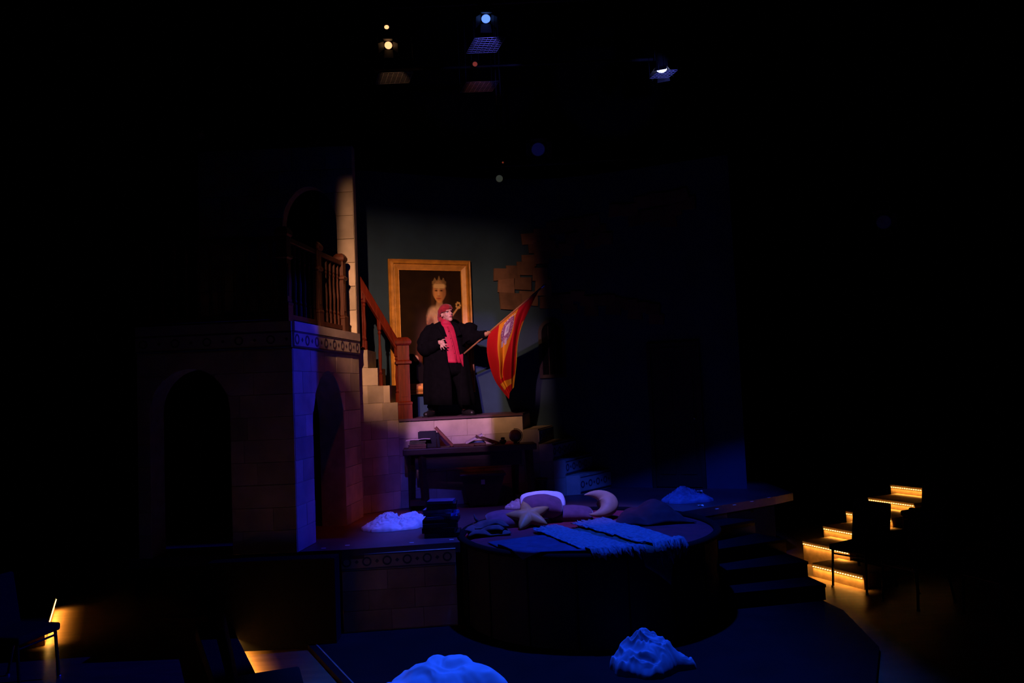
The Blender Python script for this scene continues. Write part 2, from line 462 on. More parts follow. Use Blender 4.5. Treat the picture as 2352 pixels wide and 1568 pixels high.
# upper wall with its arch
uw0 = Vector((-3.95, 9.94, 0)); UL = 1.99
A_U = dict(uc=1.42, hw=0.345, spring=3.72, rise=0.50)
upw = arch_wall('wall_upper', uw0, (1, 0, 0), (0, -1, 0), UL, 4.74, 0.16, STONE_CORE, W0=TH, **A_U)
tag(upw, 'tall stone wall with an arch above the balcony', 'wall')
blocks(upw, uw0, (1, 0, 0), (0, -1, 0), 0.0, UL, TH, 4.74, 0.30, 0.55, STONE, B=lambda u: arch_height(u, **A_U), brk=(A_U['uc'] - A_U['hw'], A_U['uc'] + A_U['hw']), seed=13, gap=0.006, th=0.014)
# black masking beside the stage front
struct(MB().box((-2.40, 7.72, -0.44), (1.22, 0.20, 0.84)).build('wall_masking', BLACKF), 'black masking wall below the tower corner', 'wall')

# stage front below the floor edge
sf0 = Vector((-1.79, 7.93, 0)); sf1 = Vector((-0.66, 8.04, 0))
su = (sf1 - sf0).normalized(); sn = Vector((su.y, -su.x, 0)); SL = (sf1 - sf0).length
sfw = arch_wall('wall_stage_front', sf0, su, sn, SL, -0.10, 0.12, STONE_CORE, W0=DK)
tag(sfw, 'stone-faced front of the stage left of the round bed', 'wall')
blocks(sfw, sf0, su, sn, 0.0, SL, DK + 0.01, -0.22, 0.20, 0.42, STONE, seed=15)
motif_band(sfw, sf0, su, sn, SL, -0.205, -0.055, 0.10, 0.047)

# ------------------------------------------------------------------ curved set wall
WPTS = [(-2.75, 10.72), (-2.1, 11.0), (-0.25, 11.75), (1.0, 11.85), (3.18, 11.0), (3.8, 10.75)]
def wallY(x):
    for i in range(len(WPTS) - 1):
        if x <= WPTS[i + 1][0] or i == len(WPTS) - 2:
            x0, y0 = WPTS[i]; x1, y1 = WPTS[i + 1]
            def sl(k):
                k0, k1 = max(k - 1, 0), min(k + 1, len(WPTS) - 1)
                return (WPTS[k1][1] - WPTS[k0][1]) / (WPTS[k1][0] - WPTS[k0][0])
            h = x1 - x0; t = (x - x0) / h
            return y0 * (2 * t**3 - 3 * t * t + 1) + h * sl(i) * (t**3 - 2 * t * t + t) + y1 * (-2 * t**3 + 3 * t * t) + h * sl(i + 1) * (t**3 - t * t)
def wallN(x):
    d = (wallY(x + 0.02) - wallY(x - 0.02)) / 0.04
    return Vector((d, -1, 0)).normalized()
NW = 60; WX0, WX1 = -2.6, 3.18
m = MB()
for i in range(NW + 1):
    x = WX0 + (WX1 - WX0) * i / NW; y = wallY(x)
    m.v += [Vector((x, y, 0)), Vector((x, y, 4.72)), Vector((x, y + 0.12, 0)), Vector((x, y + 0.12, 4.72))]
for i in range(NW):
    k = 4 * i
    m.f += [(k, k + 4, k + 5, k + 1), (k + 2, k + 3, k + 7, k + 6), (k + 1, k + 5, k + 7, k + 3), (k, k + 2, k + 6, k + 4)]
m.f += [(0, 1, 3, 2), (4 * NW, 4 * NW + 2, 4 * NW + 3, 4 * NW + 1)]
wset = struct(m.build('wall_set', TEAL), 'curved teal plaster wall behind the portrait with exposed stonework', 'wall')

# stones showing through the plaster
def on_wall(px, py):
    d = ray(px, py); lo, hi = 9.0, 14.0
    for _ in range(40):
        mid = (lo + hi) / 2; q = EYE + d * (mid / d.y)
        if q.y < wallY(q.x): lo = mid
        else: hi = mid
    q = EYE + d * (lo / d.y); return q
def stone(cx, cz, wd, ht, tilt, th, parent=wset):
    y = wallY(cx); n = wallN(cx); u = Vector((-n.y, n.x, 0)); c = Vector((cx, y, cz))
    r = random.Random(int(cx * 997 + cz * 131)); q = []
    for a, b in ((-1, -1), (1, -1), (1, 1), (-1, 1)):
        e = a * wd * .66 * r.uniform(0.85, 1.08); f = b * ht * .64 * r.uniform(0.85, 1.1)
        q.append(c + u * (e * cos(tilt) - f * sin(tilt)) + Z * (e * sin(tilt) + f * cos(tilt)))
    q0 = [p - n * 0.02 for p in q]; q1 = [p + (c - p) * 0.05 + n * th for p in q]
    MB().add(q0 + q1, [(0, 1, 2, 3), (7, 6, 5, 4)] + [(k, (k + 1) % 4, 4 + (k + 1) % 4, 4 + k) for k in range(4)]).build('stone_block', STONE_DIM, parent)
# cluster at the edge of the plaster, then two ragged bands that run on into the dark
for px, py, wd, ht in ((1150, 630, .19, .16), (1178, 625, .16, .17), (1163, 657, .21, .17), (1201, 651, .22, .17), (1172, 692, .26, .21), (1214, 685, .26, .18), (1247, 662, .20, .20),
                       (1209, 617, .22, .17), (1240, 630, .18, .17), (1263, 694, .24, .16)):
    q = on_wall(px, py); stone(q.x, q.z, wd, ht, rnd.uniform(-.04, .06), rnd.uniform(.03, .055))
for i in range(9):
    px = 1300 + i * 25; py = 682 + i * 3.2 + rnd.uniform(-6, 6)
    q = on_wall(px, py); stone(q.x, q.z, .17, .13, -.08 + rnd.uniform(-.06, .06), rnd.uniform(.02, .04))
    if i % 2 == 0: q = on_wall(px + 8, py + 22); stone(q.x, q.z, .18, .12, -.1, rnd.uniform(.02, .035))
for i in range(13):
    for j in range(3):
        px = 1215 + i * 29 + (14 if j % 2 else 0); py = 600 - 20 * (i * 0.42) - j * 27 + rnd.uniform(-5, 5)
        if rnd.random() < .22: continue
        q = on_wall(px, py); stone(q.x, q.z, .19, .15, rnd.uniform(-.08, .1), rnd.uniform(.02, .045))

# arched window niche and door in the dark end of the wall
def wall_local(cx, z0):
    n = wallN(cx); u = Vector((-n.y, n.x, 0)); return Vector((cx, wallY(cx), z0)), u, n
O, u, n = wall_local(0.60, 1.66)
hw, sp, ri = 0.20, 0.68, 0.21
def archpts(h, s, rr, inset=0.0):
    return [(-h + inset, inset)] + [((h - inset) * -cos(pi * k / 12), s + (rr - inset) * sin(pi * k / 12)) for k in range(13)] + [(h - inset, inset)]
wo = archpts(hw, sp, ri); wi = archpts(hw, sp, ri, 0.05)
m = MB(); N = len(wo)
pts = [[O + u * a + Z * b + n * d for a, b in L] for L, d in ((wo, -0.01), (wo, 0.05), (wi, 0.05), (wi, -0.01))]
m.add(sum(pts, []), [])
for s_ in range(4):
    for k in range(N):
        k2 = (k + 1) % N; m.f.append((s_ * N + k, s_ * N + k2, ((s_ + 1) % 4) * N + k2, ((s_ + 1) % 4) * N + k))
DARKW = mat('dark_door_wood', (0.022, 0.016, 0.010), 0.6, 0.3, 6, stretch=(8, 8, 1))
win = struct(m.build('window_1', DARKW), 'small arched dark window in the set wall', 'window')
MB().prism([O + u * a + Z * b + n * 0.012 for a, b in wi], n * 0.006).build('pane', mat('dark_glass', (0.006, 0.006, 0.008), 0.15), win)
for k in (-1, 1):
    MB().box(O + u * (k * 0.05) + Z * 0.42 + n * 0.03, (0.012, 0.02, 0.74), atan2(u.y, u.x)).build('glazing_bar', DARKW, win)
O, u, n = wall_local(2.33, 0.0); rz = atan2(u.y, u.x)
dr = struct(MB().box(O + Z * 1.02 + n * 0.012, (0.66, 0.04, 2.0), rz).build('door_1', DARKW), 'dark wooden door in the unlit end of the set wall', 'door')
for k in (-1, 1): MB().box(O + u * k * 0.355 + Z * 1.03 + n * 0.02, (0.05, 0.09, 2.06), rz).build('door_jamb', DARKW, dr)
MB().box(O + Z * 2.06 + n * 0.02, (0.76, 0.09, 0.06), rz).build('door_head', DARKW, dr)
for pz, ph in ((0.55, 0.7), (1.45, 0.8)):
    for k in (-1, 1): MB().box(O + u * k * 0.15 + Z * pz + n * 0.036, (0.22, 0.015, ph), rz).build('door_panel', DARKW, dr)
MB().ball(O + u * 0.27 + Z * 1.0 + n * 0.07, 0.028).build('door_knob', mat('brass', (0.5, 0.35, 0.12), 0.35, metal=1.0), dr, smooth=True)

# ------------------------------------------------------------------ stairs and landing
A = Vector((-2.12, 10.06, 0)); B_ = Vector((-1.56, 10.5, 0)); C_ = Vector((0.10, 10.9, 0))
ab = (B_ - A).normalized(); abn = Vector((ab.y, -ab.x, 0)); LAB = (B_ - A).length
bc = (C_ - B_).normalized(); bcn = Vector((bc.y, -bc.x, 0)); LBC = (C_ - B_).length
def uab(x): return (x - A.x) / ab.x
ST = [(uab(-1.895), 2.11), (uab(-1.785), 1.87), (uab(-1.65), 1.635), (LAB, 1.405)]
def stair_top(u):
    for uu, z in ST:
        if u < uu: return z
    return 1.405
poly = [A, A + Z * 2.11]
last = 0
for k, (uu, z) in enumerate(ST):
    poly.append(A + ab * uu + Z * z)
    if k + 1 < len(ST): poly.append(A + ab * uu + Z * ST[k + 1][1])
poly.append(B_)
poly = [poly[0], poly[1]] + poly[2:]
stw = struct(MB().prism(poly, (0, 0.62, 0)).build('wall_stair', STONE_CORE), 'stone-sided stairs that climb from the landing to the balcony', 'stairs')
blocks(stw, A, ab, abn, 0.0, LAB, 0.0, 2.11, 0.2345, 0.30, STONE, T=stair_top, brk=[q[0] for q in ST], seed=21)
plan = [B_, C_] + [Vector((x, wallY(x) - 0.004, 0)) for x in (0.22, -0.2, -0.6, -1.0, -1.4, -1.56)]
lnd = struct(MB().prism([p + Z * 0 for p in plan], (0, 0, PZ - 0.03)).build('wall_landing', STONE_CORE), 'stone-faced landing on which the performer stands', 'platform')
MB().prism([p + Z * (PZ - 0.03) + (bcn * 0.03 if i < 2 else Vector((0, 0, 0))) for i, p in enumerate(plan)], (0, 0, 0.03)).build('floor_board', FLOORM, lnd)
blocks(lnd, B_, bc, bcn, 0.0, LBC, 0.0, PZ - 0.035, 0.23, 0.42, STONE, seed=22)
corners = [C_, Vector((0.31, 10.95, 0)), Vector((0.50, 11.0, 0)), Vector((0.67, 11.05, 0)), Vector((0.87, 11.1, 0))]
dirs = [Vector((0.15, 0.98, 0)), Vector((0.25, 0.96, 0)), Vector((0.4, 0.9, 0)), Vector((0.5, 0.86, 0)), Vector((0.62, 0.79, 0))]
zs = [PZ, 0.95, 0.74, 0.50, 0.27, 0.0]
def to_wall(c, d):
    s = 0
    while (c + d * s).y < wallY((c + d * s).x) - 0.01 and s < 3: s += 0.01
    return c + d * s
hits = [to_wall(c, d) for c, d in zip(corners, dirs)]
for k in range(1, 5):
    stp = struct(MB().prism([corners[k - 1], corners[k], hits[k], hits[k - 1]], (0, 0, zs[k])).build('stair_step', STONE_CORE),
                 ['', 'top stone step beside the end of the table', 'second stone step down from the landing', 'third stone step with a tiled riser', 'lowest stone step with a tiled riser on the stage floor'][k], 'step')
    fu = (corners[k] - corners[k - 1]).normalized(); fl = (corners[k] - corners[k - 1]).length
    blocks(stp, corners[k - 1], fu, Vector((fu.y, -fu.x, 0)), 0.0, fl, 0.0, zs[k], 0.24, 0.6, STONE, seed=30 + k)
    d = dirs[k]
    motif_band(stp, corners[k], d, Vector((d.y, -d.x, 0)), (hits[k] - corners[k]).length, zs[k + 1] + 0.03, zs[k] - 0.02, 0.10, 0.05, th=0.012)

# broad steps that drop from the stage to the deck behind the bed
sc_ = [Vector((2.55, 9.72, 0)), Vector((2.83, 9.55, 0)), Vector((3.05, 9.14, 0)), Vector((3.13, 8.72, 0)), Vector((3.18, 8.38, 0))]
sl_ = [BC + Vector((cos(radians(q_)), sin(radians(q_)), 0)) * 1.40 for q_ in (36, 24, 12, 1, -11)]
STEPW = mat('step_wood', (0.030, 0.019, 0.012), 0.6, 0.3, 4, stretch=(1, 8, 8))
sidep = [Vector((3.3, 10.19, 0)), Vector((3.32, 10.0, 0)), Vector((3.36, 9.6, 0)), Vector((3.4, 9.2, 0)), Vector((3.4, 8.8, 0))]
for k in range(1, 5):
    zt = -0.164 * k
    pl = [sl_[k - 1], sl_[k], sc_[k], sc_[k - 1]]
    so = struct(MB().prism([p + Z * DK for p in pl], (0, 0, zt - DK - 0.03)).build('stage_step', STEPW),
                ['', 'upper broad step down from the stage edge', 'second broad step beyond the round bed', 'third broad step beyond the round bed', 'lowest broad step standing on the deck'][k], 'step')
    d = (sc_[k] - sl_[k]).normalized(); nn = Vector((d.y, -d.x, 0)) * 0.02
    MB().prism([sl_[k - 1] + Z * (zt - 0.03), sl_[k] + nn + Z * (zt - 0.03), sc_[k] + nn + Z * (zt - 0.03), sc_[k - 1] + Z * (zt - 0.03)], (0, 0, 0.03)).build('tread', DECKM, so)
# stage-edge riser face
struct(MB().prism([Vector((1.88, 9.32, -0.82)), Vector((2.55, 9.735, -0.82)), Vector((2.55, 9.735, -0.1)), Vector((1.88, 9.32, -0.1))], (-0.05, 0.08, 0)).build('wall_stage_edge', STEPW), 'wooden riser under the stage edge beyond the bed', 'wall')
struct(MB().prism([Vector((2.56, 9.74, -0.82)), Vector((3.28, 10.19, -0.82)), Vector((3.28, 10.19, -0.1)), Vector((2.56, 9.74, -0.1))], (-0.05, 0.08, 0)).build('wall_stage_mask', BLACKF), 'black masking under the far end of the stage edge', 'wall')
# small glow-tape marks along the stage edges
GT = mat('pale_tape_mark', (0.75, 0.75, 0.8), 0.5)
marks = [(742, 1260), (797, 1253), (945, 1247), (1037, 1240), (1648, 1169), (1688, 1160), (1728, 1152), (1767, 1143), (1582, 1180)]
for i, (px, py) in enumerate(marks):
    q = G(px, py, 0.0)
    lab = ['by the tower foot', 'beside the tower on the stage edge', 'in front of the crumpled white cloth', 'below the stack of books', 'nearest the blue cloth', 'second from the blue cloth', 'third from the blue cloth', 'at the far end of the stage edge', 'on the stage edge above the upper broad step'][i]
    tag(MB().box((q.x, q.y + 0.02, 0.0015), (0.045, 0.02, 0.003), 0.5 if px > 1400 else 0.05).build('edge_tape', GT), 'tiny pale edge tape mark ' + lab, 'tape', 'tape marks along the stage edge')

# ------------------------------------------------------------------ railings
def turned(mb, base, top, r=0.022, sq=0.03):
    """square ends, turned middle; along base->top"""
    base = Vector(base); top = Vector(top); L = (top - base).length
    prof = [(0, sq), (.16, sq), (.17, r * .7), (.2, r * 1.15), (.23, r * .75), (.45, r * 1.1), (.6, r * .75), (.75, r * .7), (.78, r * 1.15), (.81, r * .75), (.83, sq), (1, sq)]
    mb.tube([base + (top - base) * t for t, _ in prof], [q for _, q in prof], 8)
    return mb
def newel(parent, base, h, wd=0.075, rot=0.0, name='newel_post', wood=None):
    base = Vector(base); wood = wood or RAILW
    prof = [(wd * 1.22, 0), (wd * 1.22, h * .17), (wd * 1.3, h * .18), (wd * 1.3, h * .20), (wd, h * .215), (wd, h * .66), (wd * 1.35, h * .675), (wd * 1.35, h * .70), (wd * 1.02, h * .72), (wd * 1.02, h * .90)]
    o = MB().lathe(base, prof, square=True, rot=rot).build(name, wood, parent)
    MB().lathe(base + Z * h * .90, [(wd * 1.15, 0), (wd * 1.38, h * .02), (wd * 1.42, h * .05), (wd * 1.2, h * .075), (wd * .8, h * .10)], square=True, rot=rot).build('newel_cap', wood, o)
    for s_ in (-1, 1):
        c, sn_ = cos(rot), sin(rot)
    nf = Vector((sin(rot), -cos(rot), 0))
    MB().box(base + nf * wd + Z * h * .44, (wd * 1.1, 0.012, h * .34), rot).build('post_panel', wood, o)
    return o
nb = B_ + bc * 0.10 - bcn * 0.12
rl = thing('stair_railing', 'mahogany stair railing with a square newel post beside the portrait', 'railing', B_ + Z * PZ)
angb = atan2(bc.y, bc.x)
newel(rl, nb + Z * PZ, 1.10, 0.078, angb)
r0 = nb + Z * (PZ + 0.86); r1 = P(829, 655, 10.32)
hd = r1 - r0
rend = r1 + hd * 0.10
MB().box((r0 + rend) / 2, ((rend - r0).length, 0.07, 0.10), M=hd.to_track_quat('X', 'Z').to_matrix()).build('handrail', RAILW, rl, bevel=0.012)
for px, zb in ((905, 1.405), (871, 1.87 - 0.235), (841, 2.11), (829, 2.11)):
    # foot on its tread, head under the rail
    t = max(0.02, min(1.0, (P(px, 800, 10.4).x - r0.x) / hd.x))
    top = r0 + hd * t
    MB_ = turned(MB(), Vector((top.x, top.y, max(zb, 1.2))), top - Z * 0.04)
    MB_.build('baluster', RAILW, rl, smooth=False)

br = thing('balcony_railing', 'shade-darkened wooden balcony railing on top of the stone tower', 'railing', tc0 + Z * TH)
def along(u, inset=0.10): return tc0 + tu * u - tn * inset
for u_ in (0.95, 1.78): newel(br, along(u_) + Z * TH, 0.98, 0.05, atan2(tu.y, tu.x), wood=SHADERAIL)
newel(br, along(0.08) + Z * TH, 0.98, 0.05, atan2(tu.y, tu.x), wood=SHADERAIL)
MB().box((along(0.08) + along(1.78)) / 2 + Z * (TH + 0.86), (1.70, 0.07, 0.06), atan2(tu.y, tu.x)).build('handrail', SHADERAIL, br, bevel=0.01)
MB().box((along(0.08) + along(1.78)) / 2 + Z * (TH + 0.06), (1.70, 0.06, 0.05), atan2(tu.y, tu.x)).build('bottom_rail', SHADERAIL, br)
for k in range(1, 13):
    u_ = 0.08 + 1.70 * k / 13
    if abs(u_ - 0.95) < 0.07: continue
    turned(MB(), along(u_) + Z * (TH + 0.08), along(u_) + Z * (TH + 0.84), 0.02, 0.022).build('baluster', SHADERAIL, br)
fl = tc0 + Vector((-0.10, 0.10, 0))
MB().box(fl + Vector((-0.72, 0, TH + 0.86)), (1.42, 0.07, 0.06)).build('handrail', SHADERAIL, br, bevel=0.01)
MB().box(fl + Vector((-0.72, 0, TH + 0.06)), (1.42, 0.06, 0.05)).build('bottom_rail', SHADERAIL, br)
for k in range(1, 12):
    q = fl + Vector((-0.125 * k, 0, TH))
    turned(MB(), q + Z * 0.08, q + Z * 0.84, 0.02, 0.022).build('baluster', SHADERAIL, br)

# ------------------------------------------------------------------ framed portrait
pL = Vector((-1.72, wallY(-1.72), 0)); pR = Vector((-0.55, wallY(-0.55), 0))
fu = (pR - pL).normalized(); fn = Vector((fu.y, -fu.x, 0)); FO = pL + fn * 0.02
def plane_uw(px, py):
    d = ray(px, py); t = (FO - EYE).dot(fn) / d.dot(fn); q = EYE + d * t
    return (q - FO).dot(fu), q.z
cu = [plane_uw(*q) for q in ((890, 595), (1080, 600), (1088, 900), (900, 908))]
U0 = (cu[0][0] + cu[3][0]) / 2; U1 = (cu[1][0] + cu[2][0]) / 2; W1 = (cu[0][1] + cu[1][1]) / 2; W0 = (cu[2][1] + cu[3][1]) / 2
pt = thing('framed_portrait', 'tall gilt-framed portrait of a crowned woman on the teal wall', 'painting', FO + fu * (U0 + U1) / 2 + Z * W0)
def fp(u, w, d): return FO + fu * u + Z * w + fn * d
fw = 0.155
def mitre(prof, name, material):
    """prof = [(inset, depth)] closed loop swept round the rectangle, one bar per side"""
    cs = [(U0, W0, 1, 1), (U1, W0, -1, 1), (U1, W1, -1, -1), (U0, W1, 1, -1)]
    for k in range(4):
        a, b = cs[k], cs[(k + 1) % 4]; n = len(prof)
        v = [fp(a[0] + a[2] * i, a[1] + a[3] * i, d) for i, d in prof] + [fp(b[0] + b[2] * i, b[1] + b[3] * i, d) for i, d in prof]
        MB().add(v, [tuple(range(n)), tuple(range(2 * n - 1, n - 1, -1))] + [(j, (j + 1) % n, n + (j + 1) % n, n + j) for j in range(n)]).build(name, material, pt)
mitre([(0, 0), (0, 0.045), (0.012, 0.06), (0.028, 0.05), (0.066, 0.075), (0.074, 0.05), (0.074, 0)], 'frame_moulding', GILTD)
mitre([(0.074, 0.0), (0.074, 0.05), (0.085, 0.056), (0.145, 0.028), (fw, 0.03), (fw, 0.0)], 'frame_slip', GILT)
iu0, iu1, iw0, iw1 = U0 + fw, U1 - fw, W0 + fw, W1 - fw
MB().prism([fp(U0 + .01, W0 + .01, -0.02), fp(U1 - .01, W0 + .01, -0.02), fp(U1 - .01, W1 - .01, -0.02), fp(U0 + .01, W1 - .01, -0.02)], fn * 0.02).build('backing_board', DARKW, pt)
def sm(a, b, x):
    t = max(0, min(1, (x - a) / (b - a))); return t * t * (3 - 2 * t)
def ell(x, y, cx, cy, rx, ry, s=0.25, rot=0.0):
    dx, dy = x - cx, y - cy
    if rot: dx, dy = dx * cos(rot) + dy * sin(rot), -dx * sin(rot) + dy * cos(rot)
    d = sqrt((dx / rx) ** 2 + (dy / ry) ** 2); return 1 - sm(1 - s, 1 + s, d)
def mix(a, b, t): return tuple(p + (q - p) * t for p, q in zip(a, b))
def portrait(x, y):
    n = noise.noise(Vector((x * .05, y * .05, 3)))
    c = mix((0.013, 0.006, 0.003), (0.024, 0.011, 0.004), 0.5 + 0.5 * n)
    c = mix(c, (0.012, 0.007, 0.005), sm(700, 900, y) * 0.6)
    hair = (0.035, 0.014, 0.007); skin = (0.64, 0.29, 0.105); pale = (0.64, 0.42, 0.19)
    c = mix(c, hair, ell(x, y, 1005, 690, 22, 46, .35)); c = mix(c, (0.075, 0.030, 0.012), .8 * ell(x, y, 990, 690, 4, 36, .5))                              # hair and veil behind the face
    c = mix(c, (0.05, 0.022, 0.010), ell(x, y, 1004, 790, 48, 80, .3))               # gown
    c = mix(c, (0.40, 0.22, 0.11), ell(x, y, 1005, 706, 8, 18, .3))                  # neck
    bod = ell(x, y, 999, 735, 23, 34, .22) * sm(698, 712, y)
    c = mix(c, mix(pale, (0.42, 0.27, 0.14), 0.5 + 0.5 * noise.noise(Vector((x * .35, y * .12, 7)))), bod)
    if 726 < y < 748 and bod > .1:
        c = mix(c, (0.60, 0.22, 0.06), 0.8 * max(0, noise.noise(Vector((x * .5, y * .5, 1))) * 2))
    c = mix(c, (0.16, 0.06, 0.03), 0.85 * ell(x, y, 984, 760, 9, 30, .3))
    f = ell(x, y, 1005.5, 671, 15.5 - 4 * sm(676, 698, y), 26.5, .10)
    fc = mix(skin, (0.30, 0.13, 0.06), sm(1002, 1018, x)); fc = mix(fc, (0.34, 0.16, 0.08), 1 - sm(990, 996, x))
    c = mix(c, fc, f)
    c = mix(c, pale, ell(x, y, 1006, 657, 14, 8, .3))                                # veil band on the brow
    for ex in (998.5, 1010.5):
        c = mix(c, (0.10, 0.035, 0.02), .85 * ell(x, y, ex, 668, 4.2, 2.0, .5))
        c = mix(c, (0.20, 0.08, 0.04), .7 * ell(x, y, ex, 663.5, 5, 1.2, .5))
        c = mix(c, (0.015, 0.008, 0.006), .9 * ell(x, y, ex, 668.3, 1.5, 1.6, .4))
    c = mix(c, (0.66, 0.36, 0.19), .8 * ell(x, y, 1003.5, 673, 1.9, 8, .5))          # nose
    c = mix(c, (0.20, 0.08, 0.04), .7 * ell(x, y, 1004.5, 681, 4, 1.3, .5))
    c = mix(c, (0.30, 0.055, 0.035), .9 * ell(x, y, 1004, 686.5, 6, 1.9, .4))        # mouth
    c = mix(c, (0.22, 0.09, 0.045), .5 * ell(x, y, 1004, 690, 5, 1.2, .6))
    if 628 < y < 652:                                                                # crown
        k = (x - 1006) / 15.5
        if abs(k) < 1.05:
            spike = 644 - 10 * abs(cos(k * pi * 1.5)) ** 3 * (1 - .5 * abs(k)) + 3 * k * k
            if y > spike - 1:
                g = 0.5 + 0.5 * noise.noise(Vector((x * .6, y * .6, 2)))
                c = mix(c, mix((0.10, 0.05, 0.02), (0.50, 0.31, 0.13), g * (1 - .6 * max(0, k))), .75)
    # sceptre across the body and its flowered head
    for (ax, ay, bx, by, r_) in ((962, 826, 1050, 706, 1.6),):
        t = max(0, min(1, ((x - ax) * (bx - ax) + (y - ay) * (by - ay)) / ((bx - ax) ** 2 + (by - ay) ** 2)))
        d = math.hypot(x - ax - t * (bx - ax), y - ay - t * (by - ay))
        c = mix(c, (0.52, 0.29, 0.10), 1 - sm(r_ - .6, r_ + .8, d))
    for k in range(7):
        th = k * 2 * pi / 7; c = mix(c, (0.58, 0.34, 0.12), ell(x, y, 1049 + 4.6 * cos(th), 703 + 6.5 * sin(th), 2.2, 2.6, .4))
    # lower part: draped seat, hand on the arm of it
    c = mix(c, (0.11, 0.028, 0.010), .9 * ell(x, y, 966, 822, 17, 48, .3))
    c = mix(c, (0.006, 0.004, 0.004), ell(x, y, 955, 868, 16, 34, .12))
    c = mix(c, (0.60, 0.32, 0.15), ell(x, y, 946, 827, 6, 7, .25))
    c = mix(c, (0.55, 0.27, 0.11), ell(x, y, 973, 882, 5, 6, .3))
    return c
m = MB(); cols = []; nx, ny = 130, 230
for i in range(nx + 1):
    for j in range(ny + 1):
        m.v.append(fp(iu0 + (iu1 - iu0) * i / nx, iw1 - (iw1 - iw0) * j / ny, 0.012))
        cols.append(portrait(914 + 143 * i / nx, 621 + 264 * j / ny))
for i in range(nx):
    for j in range(ny):
        k = i * (ny + 1) + j; m.f.append((k, k + ny + 1, k + ny + 2, k + 1))
m.build('canvas', vcol('portrait_paint', 0.8, 0.08), pt, fix=False, colors=cols)

# ------------------------------------------------------------------ round bed
bed = thing('round_bed', 'round dark-sided bed platform set into the stage front', 'bed', (BC.x, BC.y, DK))
MB().lathe((BC.x, BC.y, DK), [(BR - .02, 0), (BR - .02, 0.80)], n=64).build('drum', BLACKP, bed)
m = MB(); n = 64; prof = [(BR - .06, .0), (BR + .012, .0), (BR + .02, .03), (BR - .0, .055), (BR - .05, .05)]
m.grid(lambda i, j: (BC.x + prof[round(j * 5) % 5][0] * cos(2 * pi * i), BC.y + prof[round(j * 5) % 5][0] * sin(2 * pi * i), -0.025 + prof[round(j * 5) % 5][1]), 64, 5, wrap=True)
m.build('rim', BLACKF, bed, smooth=True)
def covz(x, y):
    r = math.hypot(x - BC.x, y - BC.y); t = min(1, r / (BR - .05))
    return 0.035 * sqrt(max(0, 1 - t ** 6)) + 0.012 * noise.noise(Vector((x * 3.1, y * 3.1, 0))) * (1 - t ** 4) - 0.015
m = MB()
m.grid(lambda i, j: (lambda x, y: (x, y, covz(x, y)))(BC.x + (BR - .05) * i * cos(2 * pi * j), BC.y + (BR - .05) * i * sin(2 * pi * j)), 20, 56, wrap=True)
m.build('bedspread', REDC, bed, smooth=True)
# vertical seams on the drum
for k in range(10):
    th = pi * 1.0 + pi * k / 9
    q = Vector((BC.x + (BR - .018) * cos(th), BC.y + (BR - .018) * sin(th), DK + .40))
    MB().box(q, (0.012, 0.012, 0.78), th).build('seam', BLACKF, bed)

# ------------------------------------------------------------------ cloths
def bedz(x, y):
    return covz(x, y) if math.hypot(x - BC.x, y - BC.y) < BR - .05 else 0.0
def drape(name, label, cat, corners, material, amp=0.02, freq=6.0, nu=60, nv=40, seed=0, ragged=0.0, base=None, lift=0.012, thick=0.006, edge=None, group=None):
    """a cloth lying on the surface, its outline given by four ground corners (bilinear), with folds"""
    c = [Vector(q) for q in corners]
    def f(i, j):
        e = min(i, 1 - i, j, 1 - j)
        ii, jj = i, j
        if ragged:
            k = ragged * (1 - min(1, e * 6))
            ii += k * noise.noise(Vector((j * 14, i * 14, seed + 5))); jj += k * noise.noise(Vector((i * 14, j * 14, seed + 9)))
        p = c[0] * (1 - ii) * (1 - jj) + c[1] * ii * (1 - jj) + c[2] * ii * jj + c[3] * (1 - ii) * jj
        z = (base(p.x, p.y) if base else p.z) + lift
        nz = noise.noise(Vector((p.x * freq, p.y * freq * .6, seed))); nz2 = noise.noise(Vector((p.x * freq * 3, p.y * freq * 3, seed + 3)))
        z += amp * (abs(nz) * 1.6 + 0.35 * abs(nz2)) * min(1, e * 8 + .25)
        if edge: p, z = edge(i, j, p, z)
        return (p.x, p.y, z)
    return tag(MB().grid(f, nu, nv).build(name, material, smooth=True, solid=thick), label, cat, group)
def g(px, py): q = G(px, py, 0.02); return (q.x, q.y, 0)
def over_rim(i, j, p, z):
    # where the cloth passes the bed's edge it hangs down the drum
    r = math.hypot(p.x - BC.x, p.y - BC.y)
    if r > BR + .015:
        d = Vector((p.x - BC.x, p.y - BC.y)) / r
        over = r - (BR + .015); p = Vector((BC.x + d.x * (BR + .022 + .05 * over), BC.y + d.y * (BR + .022 + .05 * over), 0)); z = 0.045 - over
    return p, z
def rimz(x, y):
    r = math.hypot(x - BC.x, y - BC.y)
    return max(covz(x, y) if r < BR - .05 else -1, 0.035 if r > BR - .12 else -1)
drape('navy_blanket', 'navy blanket spread over the front of the round bed', 'blanket', (g(1120, 1245), g(1440, 1215), (1.15, 7.12, 0), (-.02, 7.2, 0)), NAVYC, .014, 4, 70, 50, 3, base=rimz, edge=over_rim)
def fringe(i, j, p, z):
    e = min(i, j * .9, 1 - j)
    if e < .10: z += .014 * noise.noise(Vector((p.x * 60, p.y * 60, 2))) + .004
    return over_rim(i, j, p, z + .010)
drape('lace_blanket', 'pale fringed lace blanket trailing across the front of the bed', 'blanket', (g(1225, 1225), g(1275, 1212), (1.14, 7.10, 0), (0.66, 7.02, 0)), LACE, .02, 12, 150, 40, 11, .06, base=rimz, edge=fringe, lift=.022)
drape('green_blanket', 'dark green blanket between the two lace blankets', 'blanket', (g(1300, 1222), g(1425, 1205), g(1590, 1275), (1.15, 6.98, 0)), OLIVE, .016, 6, 60, 40, 17, base=rimz, edge=over_rim, lift=.02)
